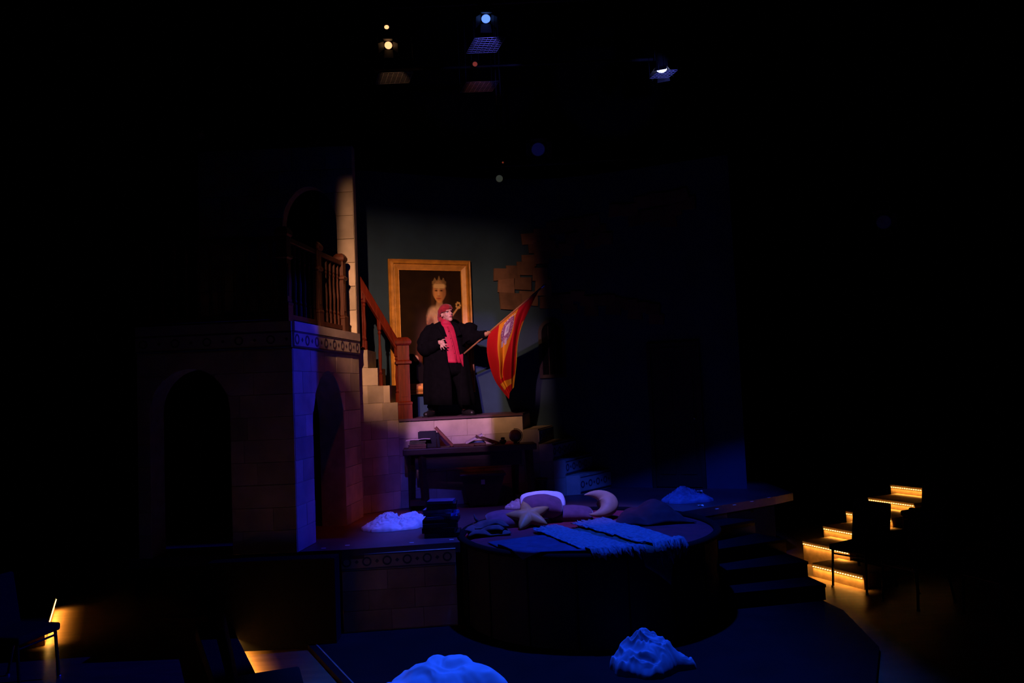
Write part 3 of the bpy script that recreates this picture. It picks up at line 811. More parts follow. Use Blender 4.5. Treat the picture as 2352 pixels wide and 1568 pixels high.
drape('lace_blanket', 'pale fringed lace blanket across the far side of the green blanket', 'blanket', (g(1310, 1212), g(1390, 1199), g(1590, 1254), g(1530, 1272)), LACE, .02, 12, 150, 40, 23, .07, base=rimz, edge=fringe, lift=.034)
drape('dark_throw', 'dark maroon throw heaped at the far side of the bed', 'blanket', (g(1395, 1215), g(1440, 1180), g(1500, 1168), g(1600, 1200)), mat('maroon_throw', (0.07, 0.012, 0.022), 0.9, 0.3, 10), .09, 2.2, 50, 40, 31, base=lambda x, y: max(rimz(x, y), 0), edge=lambda i, j, p, z: (p, z + .10 * sin(pi * min(1, max(0, i))) * sin(pi * j)))

def crumple(name, label, cat, c, rx, ry, h, material, seed, rz=0.0, z0=0.0, peak=(0, 0), sharp=1.0, freq=5.0, group=None, n=150, plump=0.42, tails=(), parent=None):
    """a heap of cloth: closed dome with folded relief and a ragged foot"""
    c = Vector(c); R = Matrix.Rotation(rz, 3, 'Z'); mb = MB()
    def f(i, j):
        th = 2 * pi * j; r = i
        out = 1 + .20 * noise.noise(Vector((cos(th) * 1.7, sin(th) * 1.7, seed))) + .07 * noise.noise(Vector((cos(th) * 6, sin(th) * 6, seed + 1)))
        for ta, tl, tw in tails:
            d = (th - ta + pi) % (2 * pi) - pi; out += tl * math.exp(-(d / tw) ** 2)
        x, y = cos(th) * r * out, sin(th) * r * out
        dx, dy = x - peak[0], y - peak[1]
        dome = (1 - min(1, r) ** 2.6) ** plump
        pk = math.exp(-(dx * dx + dy * dy) / .7)
        q = Vector((x * freq * .4, y * freq * .4, seed * 1.7)); wq = q + Vector((noise.noise(q * 1.3), noise.noise(q * 1.3 + Vector((9, 0, 0))), 0)) * .9
        def rg(v_): n_ = noise.noise(v_); return 1 - 2.4 * sqrt(n_ * n_ + .004)
        lump = noise.noise(Vector((x * 1.6, y * 1.6, seed * 2.3)))
        z = h * dome * (.55 + .45 * pk) * (1 + sharp * (.34 * rg(wq) + .16 * rg(wq * 2.2 + Vector((3, 1, 4))) - .12 + .5 * lump))
        z += .012 * (1 - r)
        p = R @ Vector((x * rx, y * ry, 0))
        return (c.x + p.x, c.y + p.y, z0 + max(0.004, z) if i < 1 else z0 + .002)
    mb.grid(f, n // 2, n, wrap=True)
    k = n // 2
    o = mb.build(name, material, parent, smooth=True, fix=True)
    return tag(o, label, cat, group) if parent is None else o

# floor of the stage
q = (G(902, 1212, 0.0))
crumple('crumpled_cloth', 'crumpled white cloth on the stage floor by the tower doorway', 'cloth', (q.x, q.y, 0), 0.36, .25, .135, LINEN, 4, rz=.25, peak=(.35, .2), freq=8, sharp=1.0, tails=((0.2, .35, .25),))
q = G(1577, 1151, 0.0)
bcl = crumple('crumpled_cloth', 'crumpled dark blue cloth on the far stage floor by the steps', 'cloth', (q.x, q.y, 0), .31, .22, .12, DENIM, 9, peak=(0, .2), freq=9, sharp=1.1)
for i, (px, py) in enumerate(((1609, 1156), (1608, 1144))):
    q2 = G(px, py, 0.03); zt_ = max([(bcl.location + v_.co).z for v_ in bcl.data.vertices if math.hypot(bcl.location.x + v_.co.x - q2.x, bcl.location.y + v_.co.y - q2.y) < .045] + [.004])
    tag(MB().grid(lambda a, b: (q2.x + (a - .5) * .07, q2.y + (b - .5) * .05, zt_ + .004 + .006 * sin(a * 5 + b * 3)), 6, 6).build('paper_scrap', PAPER, smooth=True, solid=.003),
        ['white scrap lying on the near fold of the blue cloth', 'white scrap lying on the far fold of the blue cloth'][i], 'paper')
# deck
q = G(1004, 1582, DK)
w1 = crumple('bundled_cloth', 'plump white cloth bundle on the deck at the picture edge', 'cloth', (q.x, q.y, DK), .38, .30, .23, LINEN, 21, rz=.15, z0=DK, peak=(.45, .1), freq=3.4, sharp=.5, plump=.42, tails=((-.25, .5, .25), (pi + .2, .25, .3)))
q = G(1478, 1535, DK)
crumple('crumpled_cloth', 'crumpled pale cloth heap on the deck below the bed', 'cloth', (q.x, q.y, DK), .265, .24, .26, mat('grey_linen', (.42, .42, .52), .85, .08, 9, .08), 33, z0=DK, peak=(.15, .25), freq=5, sharp=.6, tails=((-.1, .55, .18),))

# garment on the bed corner
q = G(1120, 1222, 0.03)
gm = thing('folded_garment', 'folded brown garment on the rim of the bed', 'clothing', (q.x, q.y, .03))
for k_, (ox, oy, w_, d_, rz_) in enumerate(((.02, -.06, .44, .26, .10), (-.02, -.02, .40, .26, -.12), (.03, .03, .36, .22, .22))):
    def lay(i, j, k_=k_, ox=ox, oy=oy, w_=w_, d_=d_, rz_=rz_):
        x, y = (i - .5) * w_, (j - .5) * d_
        x += .02 * noise.noise(Vector((j * 4, k_, 1))); y += .025 * noise.noise(Vector((i * 5, k_, 2)))
        e_ = min(i, 1 - i, j, 1 - j); zz = .045 + .036 * k_ + .022 * sin(i * 7 + k_ * 2) * (1 - j) + .012 * noise.noise(Vector((i * 4, j * 4, k_ + 5))) - .035 * max(0, 1 - e_ * 7)
        return (q.x + ox + x * cos(rz_) - y * sin(rz_), q.y + oy + x * sin(rz_) + y * cos(rz_), .02 + max(.012 + .03 * k_, zz))
    MB().grid(lay, 26, 18).build('fold', BROWNC, gm, smooth=True, solid=.008)
q_ = Vector((q.x - .10, q.y + .06, .13))
MB().tube([q_, q_ + Vector((-.03, .01, .04)), q_ + Vector((-.04, 0, .085))], [.02, .014, .004], 8).build('collar_point', BROWNC, gm, smooth=True)

# ------------------------------------------------------------------ pillows
def pillow(name, label, px, py, wd, dp, h, material, rz, tilt=0.0, tiltx=0.0, z=0.03, group=None, worldc=None):
    c = Vector(worldc) if worldc else G(px, py, z); M = Matrix.Rotation(rz, 3, 'Z') @ Matrix.Rotation(tiltx, 3, 'Y') @ Matrix.Rotation(tilt, 3, 'X')
    m = MB(); n = 22
    def side(s):
        def f(i, j):
            u, v = i * 2 - 1, j * 2 - 1
            pin = 1 - .10 * (1 - u * u) * abs(v) ** 3; pin2 = 1 - .10 * (1 - v * v) * abs(u) ** 3
            q2_ = 1 - .20 * (u * v) ** 2
            x, y = u * pin2 * q2_ * wd / 2, v * pin * q2_ * dp / 2
            zz = s * h / 2 * ((1 - u * u) * (1 - v * v)) ** .55 * (1 + .10 * noise.noise(Vector((u * 2.5, v * 2.5, rz * 9))))
            p = M @ Vector((x, y, zz)); return (c.x + p.x, c.y + p.y, c.z + h * .42 + p.z)
        return f
    m.grid(side(1), n, n); m.grid(side(-1), n, n)
    o = m.build(name, material, smooth=True)
    bm = bmesh.new(); bm.from_mesh(o.data); bmesh.ops.remove_doubles(bm, verts=bm.verts, dist=.0006); bmesh.ops.recalc_face_normals(bm, faces=bm.faces); bm.to_mesh(o.data); bm.free()
    return tag(o, label, 'pillow', group)
GP = 'pillows heaped on the round bed'
pillow('bed_pillow', 'white pillow under the upper plum cushion', 1247, 1168, .60, .36, .20, LINEN, .05, .45, z=.10, group=GP)
crumple('white_cloth', 'white cloth tail spilling from the pillow heap towards the stage', 'cloth', G(1187, 1166, 0.0), .12, .10, .09, LINEN, 51, freq=4, sharp=.8, tails=((pi + .3, .4, .35),))
pillow('throw_pillow', 'plum cushion propped on the white pillow above the star', 1246, 1183, .52, .36, .24, PLUM, .02, .35, .06, z=.09, group=GP)
pillow('throw_pillow', 'plum cushion tucked under the near point of the star', 1160, 1208, .46, .34, .17, PLUM, .25, .35, z=.02, group=GP)
pillow('throw_pillow', 'plum cushion between the star and the crescent', 1310, 1193, .58, .30, .16, PLUM, -.05, .30, z=.02, group=GP)
# star and crescent
def inflate_star(name, label, c, R, h, material, rz, tilt, arms=5, inner=.46):
    M = Matrix.Rotation(tilt, 3, 'X') @ Matrix.Rotation(rz, 3, 'Z'); m = MB(); c = Vector(c); n = arms * 12
    def rad(th):
        k = (th * arms / (2 * pi)) % 1; k = abs(k - .5) * 2     # 1 at a point, 0 between
        return R * (inner + (1 - inner) * k ** 1.5)
    for s in (1, -1):
        def f(i, j, s=s):
            th = 2 * pi * j; r = rad(th); t = i
            z = s * h / 2 * (1 - t ** 2.2) ** .6 * (1 - .0 * t)
            p = M @ Vector((cos(th) * r * t, sin(th) * r * t, z)); return (c.x + p.x, c.y + p.y, c.z + p.z)
        m.grid(f, 12, n, wrap=True)
    o = m.build(name, material, smooth=True)
    bm = bmesh.new(); bm.from_mesh(o.data); bmesh.ops.remove_doubles(bm, verts=bm.verts, dist=.0006); bmesh.ops.recalc_face_normals(bm, faces=bm.faces); bm.to_mesh(o.data); bm.free()
    return tag(o, label, 'pillow', GP)
q = G(1213, 1208, 0.02)
inflate_star('star_pillow', 'gold five-pointed star pillow leaning on the plum cushions', (q.x + .01, q.y - .02, .135), .27, .13, GOLDF, pi / 2 + .22, .48)
def crescent(name, label, c, R, material, rz, tilt):
    M = Matrix.Rotation(tilt, 3, 'X') @ Matrix.Rotation(rz, 3, 'Z'); m = MB(); c = Vector(c)
    def f(i, j):
        a = radians(-128 + 256 * i); k = max(0.02, cos(radians(90) * (2 * i - 1))) ** .8
        wd = R * .56 * k; cr = R - wd * .98
        th = 2 * pi * j
        rr = cr + wd * cos(th); z = .085 * k * sin(th)
        p = M @ Vector((cos(a) * rr, sin(a) * rr, z)); return (c.x + p.x, c.y + p.y, c.z + p.z)
    m.grid(f, 40, 14, wrap=True)
    return tag(m.build(name, material, smooth=True), label, 'pillow', GP)
q = G(1380, 1190, 0.02)
crescent('crescent_pillow', 'tan crescent moon pillow at the end of the pillow heap', (q.x - .02, q.y, .185), .225, TAN, 0.05, .52)

# ------------------------------------------------------------------ books
BK = [mat('book_cloth_' + n_, c_, .6, .25, 12) for n_, c_ in (('black', (.005, .0045, .006)), ('navy', (.03, .04, .11)), ('blue', (.10, .16, .34)), ('brown', (.13, .06, .03)), ('rust', (.30, .11, .04)), ('olive', (.09, .08, .03)))]
def book(label, c, wd, dp, h, material, M=None, rz=0.0, group=None, name='book'):
    """hardback lying flat: boards and spine, and a page block; c = centre of its underside"""
    c = Vector(c); R = M if M is not None else Matrix.Rotation(rz, 3, 'Z')
    t = thing(name, label, 'book', c, group=group); b_ = .006 if h > .02 else .003
    m = MB()
    for zz in (b_ / 2, h - b_ / 2): m.box(c + R @ Vector((0, 0, zz)), (wd, dp, b_), M=R)
    m.box(c + R @ Vector((0, -dp / 2 + b_ / 2, h / 2)), (wd, b_, h), M=R)
    m.box(c + R @ Vector((wd / 2 - b_ / 2, 0, h / 2)), (b_, dp, h), M=R)
    m.build('cover', material, t)
    MB().box(c + R @ Vector((-.004, .002, h / 2)), (wd - .014, dp - .014, h - 2 * b_), M=R).build('page_block', PAPER, t)
    return t
# stack on the stage floor
q = G(1012, 1234, 0.0); z = 0.0; GS = 'books stacked on the stage floor'
specs = [(.40, .30, .050, 0, .02), (.37, .29, .052, 0, -.05), (.38, .28, .045, 0, .06), (.40, .30, .035, 0, -.02), (.36, .26, .030, 1, .10), (.34, .24, .035, 2, -.32), (.33, .24, .035, 2, -.12), (.34, .25, .055, 0, .04), (.30, .23, .030, 1, -.06)]
names_ = ['black book at the very bottom of the floor stack', 'thick black book second from the bottom of the floor stack', 'black book third from the bottom of the floor stack', 'thin black book in the middle of the floor stack',
          'navy book under the two pale blue ones in the floor stack', 'lower pale blue book turned askew in the floor stack', 'upper pale blue book in the floor stack', 'thick black book near the top of the floor stack', 'navy book on top of the floor stack']
for (wd, dp, h, mi, rz), lb in zip(specs, names_):
    book(lb, (q.x + rnd.uniform(-.02, .02), q.y + .12 + rnd.uniform(-.02, .02), z), wd * .93, dp, h, BK[mi], rz=rz, group=GS); z += h + .001

# ------------------------------------------------------------------ table
tL = Vector((-1.47, 10.20, 0)); tR = Vector((0.26, 10.36, 0)); tx = (tR - tL).normalized(); ty = Vector((-tx.y, tx.x, 0)); TW = (tR - tL).length; TZ = .80
trz = atan2(tx.y, tx.x)
tb = thing('trestle_table', 'long dark oak table in front of the landing', 'table', (tL + tR) / 2 + ty * .12, trz)
def tp(u, v, z): return tL + tx * u + ty * v + Z * z
MB().box(tp(TW / 2, .12, TZ - .04), (TW, .36, .08), trz).build('table_top', TABLEW, tb, bevel=.01)
MB().box(tp(TW / 2 - .02, .04, TZ - .17), (TW - .34, .03, .20), trz).build('apron', TABLEW, tb)
for u_, s_ in ((.10, -1), (.24, 1), (TW - .26, -1), (TW - .10, 1)):
    for v_ in (.02,) if s_ > 0 else (.24,):
        MB().tube([tp(u_ + .02 * s_, v_, 0.0), tp(u_, v_, TZ - .08)], [.038, .055], 4).build('leg', TABLEW, tb)
MB().box(tp(.17, .13, .10), (.20, .30, .06), trz).build('foot_rail', TABLEW, tb); MB().box(tp(TW - .18, .13, .10), (.22, .30, .06), trz).build('foot_rail', TABLEW, tb)
def onT(px, v=.06):   # point of the table top under a photo column
    for _ in range(1):
        d = ray(px, 1015); O_ = tp(0, v, 0); t_ = (O_ - EYE).dot(ty) / d.dot(ty); q_ = EYE + d * t_
    return Vector((q_.x, q_.y, TZ))
def RX(rz, ry=0.0, rx=0.0): return Matrix.Rotation(rz, 3, 'Z') @ Matrix.Rotation(ry, 3, 'Y') @ Matrix.Rotation(rx, 3, 'X')
GT_ = 'books on the oak table'
c = onT(959, .08); z = TZ
for k, (wd, dp, h, mi) in enumerate(((.225, .17, .030, 3), (.215, .165, .025, 3), (.205, .16, .022, 5), (.21, .16, .020, 5))):
    book(['brown book at the bottom of the small pile on the table', 'brown book second up in the small pile on the table', 'olive book third up in the small pile on the table', 'olive book under the white papers on the table'][k], (c.x + .008 * (k % 2), c.y, z), wd, dp, h, BK[mi], rz=trz, group=GT_); z += h + .001
tag(MB().grid(lambda i, j: tuple(Vector((c.x, c.y, z + .004)) + tx * ((i - .5) * .32 + .01) + ty * ((j - .5) * .19) + Z * (.018 * abs(sin((i - .5) * 4.4)) * (1 - abs(2 * i - 1)) + .012 * i)), 20, 6).build('open_booklet', PAPER, smooth=True, solid=.004),
    'white open booklet lying on the small book pile', 'booklet')
def upright(label, px, v, wd, h, th, mi, lean, rz=0.0):
    """a book on its edge leaning sideways by lean"""
    c = onT(px, v); M = Matrix.Rotation(trz + rz, 3, 'Z') @ Matrix.Rotation(lean, 3, 'Y') @ Matrix.Rotation(pi / 2, 3, 'Y')
    # lying frame: x = height, y = width, z = thickness
    R = M; t_ = book(label, (0, 0, 0), h, wd, th, BK[mi], M=R, group=GT_)
    lo = min((world_of(o) @ v_.co).z for o in t_.children for v_ in o.data.vertices)
    t_.location = (c.x, c.y, TZ - lo + .001); return t_
upright('tall black book standing with its cover to the front beside the leaning book', 983, .10, .22, .215, .06, 0, .0, rz=pi / 2)
upright('tall black book standing behind the paper-topped pile', 978, .22, .20, .20, .05, 0, .0, rz=pi / 2)
upright('black volume standing between the tall black books and the leaning one', 1003, .12, .16, .19, .04, 0, -.05)
upright('rust-coloured book leaning against the tall black books', 1018, .10, .19, .33, .035, 4, -.72)
c = onT(1065, .04); book('flat dark book lying alone on the table edge', (c.x, c.y, TZ), .27, .17, .032, BK[3], rz=trz, group=GT_)
c = onT(1092, .14); book('brown book under the pale propped book', (c.x, c.y, TZ), .26, .18, .035, BK[3], rz=trz + .05, group=GT_)
book('blue book on top of the brown one under the pale propped book', (c.x + .02, c.y, TZ + .036), .20, .15, .022, BK[2], rz=trz - .1, group=GT_)
book('pale paper-bound book propped at a slant over the brown book', (c.x - .01, c.y - .04, TZ + .075), .25, .16, .03, mat('pale_binding', (.6, .52, .48), .8), M=RX(trz, -.42, 0), group=GT_)
for k, (px, ln, mi) in enumerate(((1112, .42, 3), (1120, .40, 4), (1129, .36, 3))):
    c = onT(px, .08 + .03 * k)
    book(['brown book nearest the pale one in the slanting row', 'rust book in the middle of the slanting row', 'brown book at the far end of the slanting row'][k], (c.x, c.y, TZ + .062 - .012 * k), .25, .15, .026, BK[mi], M=RX(trz, ln, 0), group=GT_)
# inkwell, shell and globe
c = onT(1155, .10)
ink = thing('ink_pot', 'squat black ink pot beside the globe', 'ink pot', (c.x, c.y, TZ))
MB().lathe((c.x, c.y, TZ), [(.038, 0), (.048, .02), (.045, .05), (.025, .062), (.022, .07)], 18).build('pot', CANB, ink, smooth=True)
MB().lathe((c.x, c.y, TZ + .07), [(.027, 0), (.029, .012), (.012, .02)], 14).build('stopper', CANB, ink, smooth=True)
c = onT(1170, .03)
tag(crumple('paper_scrap', 'cream curl of paper in front of the globe', 'paper', (c.x, c.y, TZ), .055, .04, .035, PAPER, 61, z0=TZ, freq=3, sharp=.3), None, None)
c = onT(1184, .12)
gl = thing('desk_globe', 'small brown globe on a wooden foot at the table end', 'globe', (c.x, c.y, TZ))
MB().ball((c.x, c.y, TZ + .10), .085, 28, 18).build('sphere', mat('globe_brown', (.20, .11, .05), .5, .5, 7), gl, smooth=True)
MB().lathe((c.x, c.y, TZ), [(.055, 0), (.055, .01), (.02, .016), (.016, .022)], 18).build('foot', TABLEW, gl, smooth=True)
pts = [Vector((c.x, c.y, TZ + .10)) + (tx * cos(a_) + Z * sin(a_)) * .095 for a_ in [radians(-100 + 200 * k / 16) for k in range(17)]]
MB().tube(pts, .005, 6).build('meridian_arm', TABLEW, gl, smooth=True)
# tapered chest and bin under the table
c = tp(1.02, .14, 0)
ch = thing('tapered_chest', 'dark tapered wooden chest under the table', 'chest', c, trz)
m = MB(); v = []
for zz, w_, d_ in ((.03, .36, .22), (.40, .56, .30)):
    for a_, b_ in ((-1, -1), (1, -1), (1, 1), (-1, 1)): v.append(c + tx * a_ * w_ / 2 + ty * b_ * d_ / 2 + Z * zz)
m.add(v, [(0, 1, 2, 3), (7, 6, 5, 4), (0, 4, 5, 1), (1, 5, 6, 2), (2, 6, 7, 3), (3, 7, 4, 0)]).build('body', TABLEW, ch)
MB().box(c + Z * .42, (.60, .34, .035), trz).build('lid', mat('polished_lid', (.03, .02, .02), .22), ch, bevel=.008)
for a_ in (-1, 1):
    MB().box(c + tx * a_ * .14 + Z * .016, (.06, .18, .032), trz).build('foot', TABLEW, ch)
MB().box(c + Z * .33 - ty * .145, (.05, .015, .06), trz).build('lock_plate', STEEL, ch)
q = G(1246, 1150, 0)
bn = thing('waste_bin', 'small dark bin standing at the end of the table', 'bin', (q.x, q.y + .08, 0))
MB().lathe((q.x, q.y + .08, 0), [(.07, 0), (.085, .27), (.095, .275), (.095, .29), (.08, .29), (.075, .02)], 20).build('bucket', CANB, bn, smooth=False)
MB().tube([Vector((q.x + .088 * cos(a_), q.y + .08 + .088 * sin(a_), .29)) for a_ in [2 * pi * k / 20 for k in range(21)]], .006, 6).build('rim', mat('rust_rim', (.25, .06, .03), .4), bn)

# ------------------------------------------------------------------ performer
PD = 10.95
def pp(x, y, d=0.0): return P(x, y, PD + d)
base = pp(1030, 955)
per = thing('person', 'performer in a long black coat, crimson shirt and red hat raising a flag', 'person', (base.x, base.y, PZ))
m = MB()
def limb(pts, rad, n=12, flat=1.0): m.tube(pts, rad, n, flat=flat)
def chain(pts, rad, sub=4):
    """smooth rounded limb through the joints"""
    P_, R_ = [], []
    for i in range(len(pts) - 1):
        for k in range(sub):
            t = k / sub
            p0, p1, p2, p3 = pts[max(i - 1, 0)], pts[i], pts[i + 1], pts[min(i + 2, len(pts) - 1)]
            P_.append(.5 * ((2 * p1) + (p2 - p0) * t + (2 * p0 - 5 * p1 + 4 * p2 - p3) * t * t + (3 * p1 - p0 - 3 * p2 + p3) * t ** 3))
            R_.append(rad[i] + (rad[i + 1] - rad[i]) * t)
    P_.append(pts[-1]); R_.append(rad[-1]); m.tube(P_, R_, 12); m.ball(pts[0], rad[0] * .98); m.ball(pts[-1], rad[-1] * .98)
pel = pp(1036, 838); che = pp(1030, 772); nck = pp(1024, 744); hed = pp(1026, 721, -.03)
m.tube([pp(1036, 850), pel, pp(1034, 812), pp(1031, 785), che, pp(1026, 752), pp(1024, 742)], [.12, .150, .145, .145, .14, .085, .055], 18, flat=.78)
chain([pp(1025, 748), nck, pp(1026, 732, -.02)], [.055, .052, .05])
# legs
for hip, kne, ank, toe in (((1020, 842), (1008, 893), (992, 943), (980, 953)), ((1052, 842), (1064, 890), (1068, 938), (1083, 949))):
    chain([pp(*hip), pp(*kne, -.04), pp(*ank, .02)], [.092, .062, .042])
    a_ = pp(*ank, .02); t_ = pp(*toe, -.12); a_ = Vector((a_.x, a_.y, PZ + .055)); t_ = Vector((t_.x, t_.y, PZ + .035))
    t_ = a_ + (t_ - a_) * .8; chain([a_, (a_ + t_) / 2 - Z * .008, t_], [.036, .030, .024])
# arms
rs, re, rw = pp(992, 756), pp(972, 800, -.08), pp(1010, 786, -.24)
ls, le, lw = pp(1064, 756), pp(1092, 776, -.10), pp(1114, 768, -.20)
chain([pp(1012, 760), rs + Vector((0, 0, -.02)), re, rw], [.055, .052, .044, .032]); chain([pp(1044, 760), ls + Vector((0, 0, -.02)), le, lw], [.055, .052, .044, .032])
# right hand spread on the belly: palm, four fingers, thumb
def finger(pts, r=.0098): chain([Vector(q_) for q_ in pts], [r] * (len(pts) - 1) + [r * .8], 3)
hp = pp(1015, 787, -.255)
m.ball(hp, (.040, .024, .040)); m.ball(pp(1018, 791, -.262), (.030, .020, .028)); chain([rw, hp], [.030, .030], 2)
for (x1, y1), (x2, y2) in (((1022, 790), (1028, 792)), ((1021, 794), (1026, 798)), ((1017, 797), (1021, 802)), ((1012, 796), (1014, 803))):
    finger([pp(1015 + (x1 - 1015) * .4, 787 + (y1 - 787) * .4, -.26), pp(x1, y1, -.272), pp(x2, y2, -.255)])
finger([pp(1012, 784, -.26), pp(1017, 780, -.275), pp(1023, 779, -.262)], .0095)
# left hand closed round the pole
pole0 = P(1066, 812, 10.86); pole1 = P(1243, 661, 10.38)
pdv = (pole1 - pole0).normalized()
tt = (P(1120, 767, 10.715) - pole0).dot(pdv); grip = pole0 + pdv * tt
lh = grip + (lw - grip).normalized() * .038
chain([lw, lh], [.030, .033], 2); m.ball(lh, (.036, .034, .036))
side = pdv.cross((lw - grip).normalized()).normalized(); back = (lw - grip).normalized()
for k in range(4):
    o_ = pdv * (.030 - .020 * k); rr = .024
    finger([grip + o_ + back * .030 + side * .012, grip + o_ + side * rr, grip + o_ - back * rr * .8 + side * rr * .5, grip + o_ - back * rr - side * rr * .3, grip + o_ - side * rr * .9], .0085)
finger([grip + pdv * .035 + back * .03 - side * .014, grip + pdv * .045 - side * rr, grip + pdv * .035 - back * rr * .7 - side * rr * .7], .0095)
# head: skull, jaw, nose, brow, lips, ears; turned to the picture's right and tipped back
HR = Matrix.Rotation(radians(38), 3, 'Z') @ Matrix.Rotation(radians(-8), 3, 'Y') @ Matrix.Rotation(radians(-10), 3, 'X')   # face looks along -Y in head space
def hs(x, y, z): return hed + HR @ Vector((x, y, z))
m.ball(hs(0, .012, .028), (.076, .092, .092), 20, 14, HR)
m.ball(hs(0, -.025, -.035), (.060, .066, .075), 18, 12, HR)
m.ball(hs(0, -.055, -.094), (.032, .030, .028), 12, 8, HR)
m.ball(hs(.032, -.056, -.024), (.030, .026, .030), 12, 8, HR); m.ball(hs(-.032, -.056, -.024), (.030, .026, .030), 12, 8, HR)
m.ball(hs(0, -.076, .034), (.055, .022, .016), 12, 8, HR)
chain([hs(0, -.086, .018), hs(0, -.104, -.012), hs(0, -.104, -.022)], [.010, .013, .015], 3)
for s_ in (-1, 1):
    m.ball(hs(.013 * s_, -.094, -.023), (.009, .010, .008), 10, 6, HR)
    m.ball(hs(.079 * s_, .012, -.005), (.010, .020, .030), 10, 8, HR)
m.ball(hs(0, -.090, -.050), (.026, .012, .008), 12, 6, HR); m.ball(hs(0, -.087, -.061), (.022, .012, .009), 12, 6, HR)
tmp = m.build('body', mat('skin', (.50, .28, .20), .55, .08, 20), per, fix=True)
md = tmp.modifiers.new('weld', 'REMESH'); md.mode = 'VOXEL'; md.voxel_size = .0062
sd = tmp.modifiers.new('relax', 'SMOOTH'); sd.factor = .5; sd.iterations = 2
dg = bpy.context.evaluated_depsgraph_get(); dg.update()
nm = bpy.data.meshes.new_from_object(tmp.evaluated_get(dg))
tmp.modifiers.clear(); tmp.data = nm
for p_ in nm.polygons: p_.use_smooth = True
# lips, eyes, brows as areas of the one skin
nm.materials.append(mat('lips', (.36, .07, .08), .45, .1, 20)); nm.materials.append(mat('eye_dark', (.02, .012, .010), .3, .1, 20)); nm.materials.append(mat('eye_white', (.6, .56, .53), .3, .05, 20))
nm.materials.append(HAIR)
Mi = (world_of(per)); HRi = HR.inverted()
for p_ in nm.polygons:
    q_ = HRi @ (Mi @ p_.center - hed)
    if q_.y > -.05 or abs(q_.x) > .07: continue
    if (q_.x / .022) ** 2 + ((q_.z + .056) / .0095) ** 2 < 1: p_.material_index = 1
    for s_ in (-1, 1):
        ex = (q_.x - .031 * s_) / .017; ez = (q_.z - .012) / .0075
        if ex * ex + ez * ez < 1: p_.material_index = 2 if abs(ex) < .45 else 3

# clothing
def ring_loft(rows, nseg=40, open_=True, fold=0.0, seed=0):
    """rows = (y_px, left_px, right_px, half depth, opening left px, opening right px)"""
    out = MB(); R_ = []
    for yp, lx, rx_, b_, ol, orr in rows:
        cl, cr = pp(lx, yp), pp(rx_, yp); cx = (cl + cr) / 2; a_ = (cr - cl).length / 2; ud_ = (cr - cl).normalized()
        if open_:
            f_ = lambda px: max(-.97, min(.97, (px - (lx + rx_) / 2) / ((rx_ - lx) / 2)))
            t0_, t1_ = asin(f_(orr)), 2 * pi + asin(f_(ol))
        else: t0_, t1_ = 0, 2 * pi
        row = []
        for k in range(nseg + (1 if open_ else 0)):
            th = t0_ + (t1_ - t0_) * k / nseg
            w_ = 1 + fold * sin(th * 9 + seed) * (yp - 760) / 170 if yp > 760 else 1
            row.append(cx + ud_ * (a_ * sin(th) * w_) + Vector((0, -b_ * cos(th) * w_, 0)))
        R_.append(row)
    n = len(R_[0]); out.v = [p_ for row in R_ for p_ in row]
    for i in range(len(R_) - 1):
        for k in range(n if not open_ else n - 1):
            k2 = (k + 1) % n; out.f.append((i * n + k, i * n + k2, (i + 1) * n + k2, (i + 1) * n + k))
    return out
shirt = ring_loft([(736, 1014, 1036, .062, 0, 0), (744, 1011, 1038, .070, 0, 0), (752, 1000, 1052, .115, 0, 0), (770, 999, 1057, .155, 0, 0), (790, 1002, 1060, .160, 0, 0), (806, 1006, 1062, .158, 0, 0), (820, 1008, 1066, .168, 0, 0), (830, 1006, 1070, .180, 0, 0), (834, 1006, 1071, .182, 0, 0)], 40, False, .02)
sh = shirt.build('shirt', SHIRT, per, smooth=True, solid=.008)
ring_loft([(734, 1015, 1036, .066, 0, 0), (740, 1012, 1038, .072, 0, 0), (746, 1009, 1042, .082, 0, 0)], 32, False).build('collar', SHIRT, sh, smooth=True, solid=.01)
MB().tube([pp(1028, 750, -.128), pp(1034, 768, -.168), pp(1040, 790, -.172), pp(1045, 812, -.172), pp(1049, 832, -.190)], .010, 6, flat=.5).build('placket', SHIRT, sh, smooth=True)
for k in range(4):
    MB().ball(pp(1031 + 4.2 * k, 760 + 17 * k, -.172 - .003 * k), .006, 8, 6).build('button', mat('button', (.12, .01, .02), .3), sh)
tail = [pp(1054, 815, -.17), pp(1063, 812, -.14), pp(1064, 842, -.15), pp(1057, 830, -.19)]
MB().add(tail, [(0, 1, 2, 3)]).build('shirt_tail', SHIRT, sh, solid=.006)
trs = MB()
for hip, kne, ank in (((1022, 836), (1008, 893), (993, 938)), ((1050, 836), (1063, 890), (1068, 934))):
    trs.tube([pp(*hip), pp((hip[0] + kne[0]) / 2, 866, -.02), pp(*kne, -.04), pp((kne[0] + ank[0]) / 2, 917, -.02), pp(*ank, .02)], [.108, .1, .086, .078, .075], 16, caps=False)
ps_ = ring_loft([(822, 1008, 1064, .160, 0, 0), (836, 1006, 1068, .170, 0, 0), (850, 1005, 1069, .165, 0, 0), (862, 1006, 1068, .13, 0, 0)], 28, False); trs.add(ps_.v, ps_.f)
trs.build('trousers', WOOL, per, smooth=True, solid=.006)
coat = ring_loft([(740, 1008, 1044, .090, 1013, 1036), (746, 996, 1056, .120, 1014, 1040), (753, 984, 1066, .155, 1018, 1044), (766, 978, 1067, .178, 1022, 1048), (785, 975, 1066, .190, 1026, 1052), (806, 975, 1069, .198, 1028, 1056), (828, 975, 1074, .208, 1031, 1061), (850, 974, 1078, .222, 1036, 1060), (880, 973, 1082, .24, 1040, 1058), (905, 974, 1086, .255, 1041, 1060), (929, 976, 1090, .265, 1042, 1062)], 56, True, .05)
co = coat.build('coat', WOOL, per, smooth=True, solid=.014)
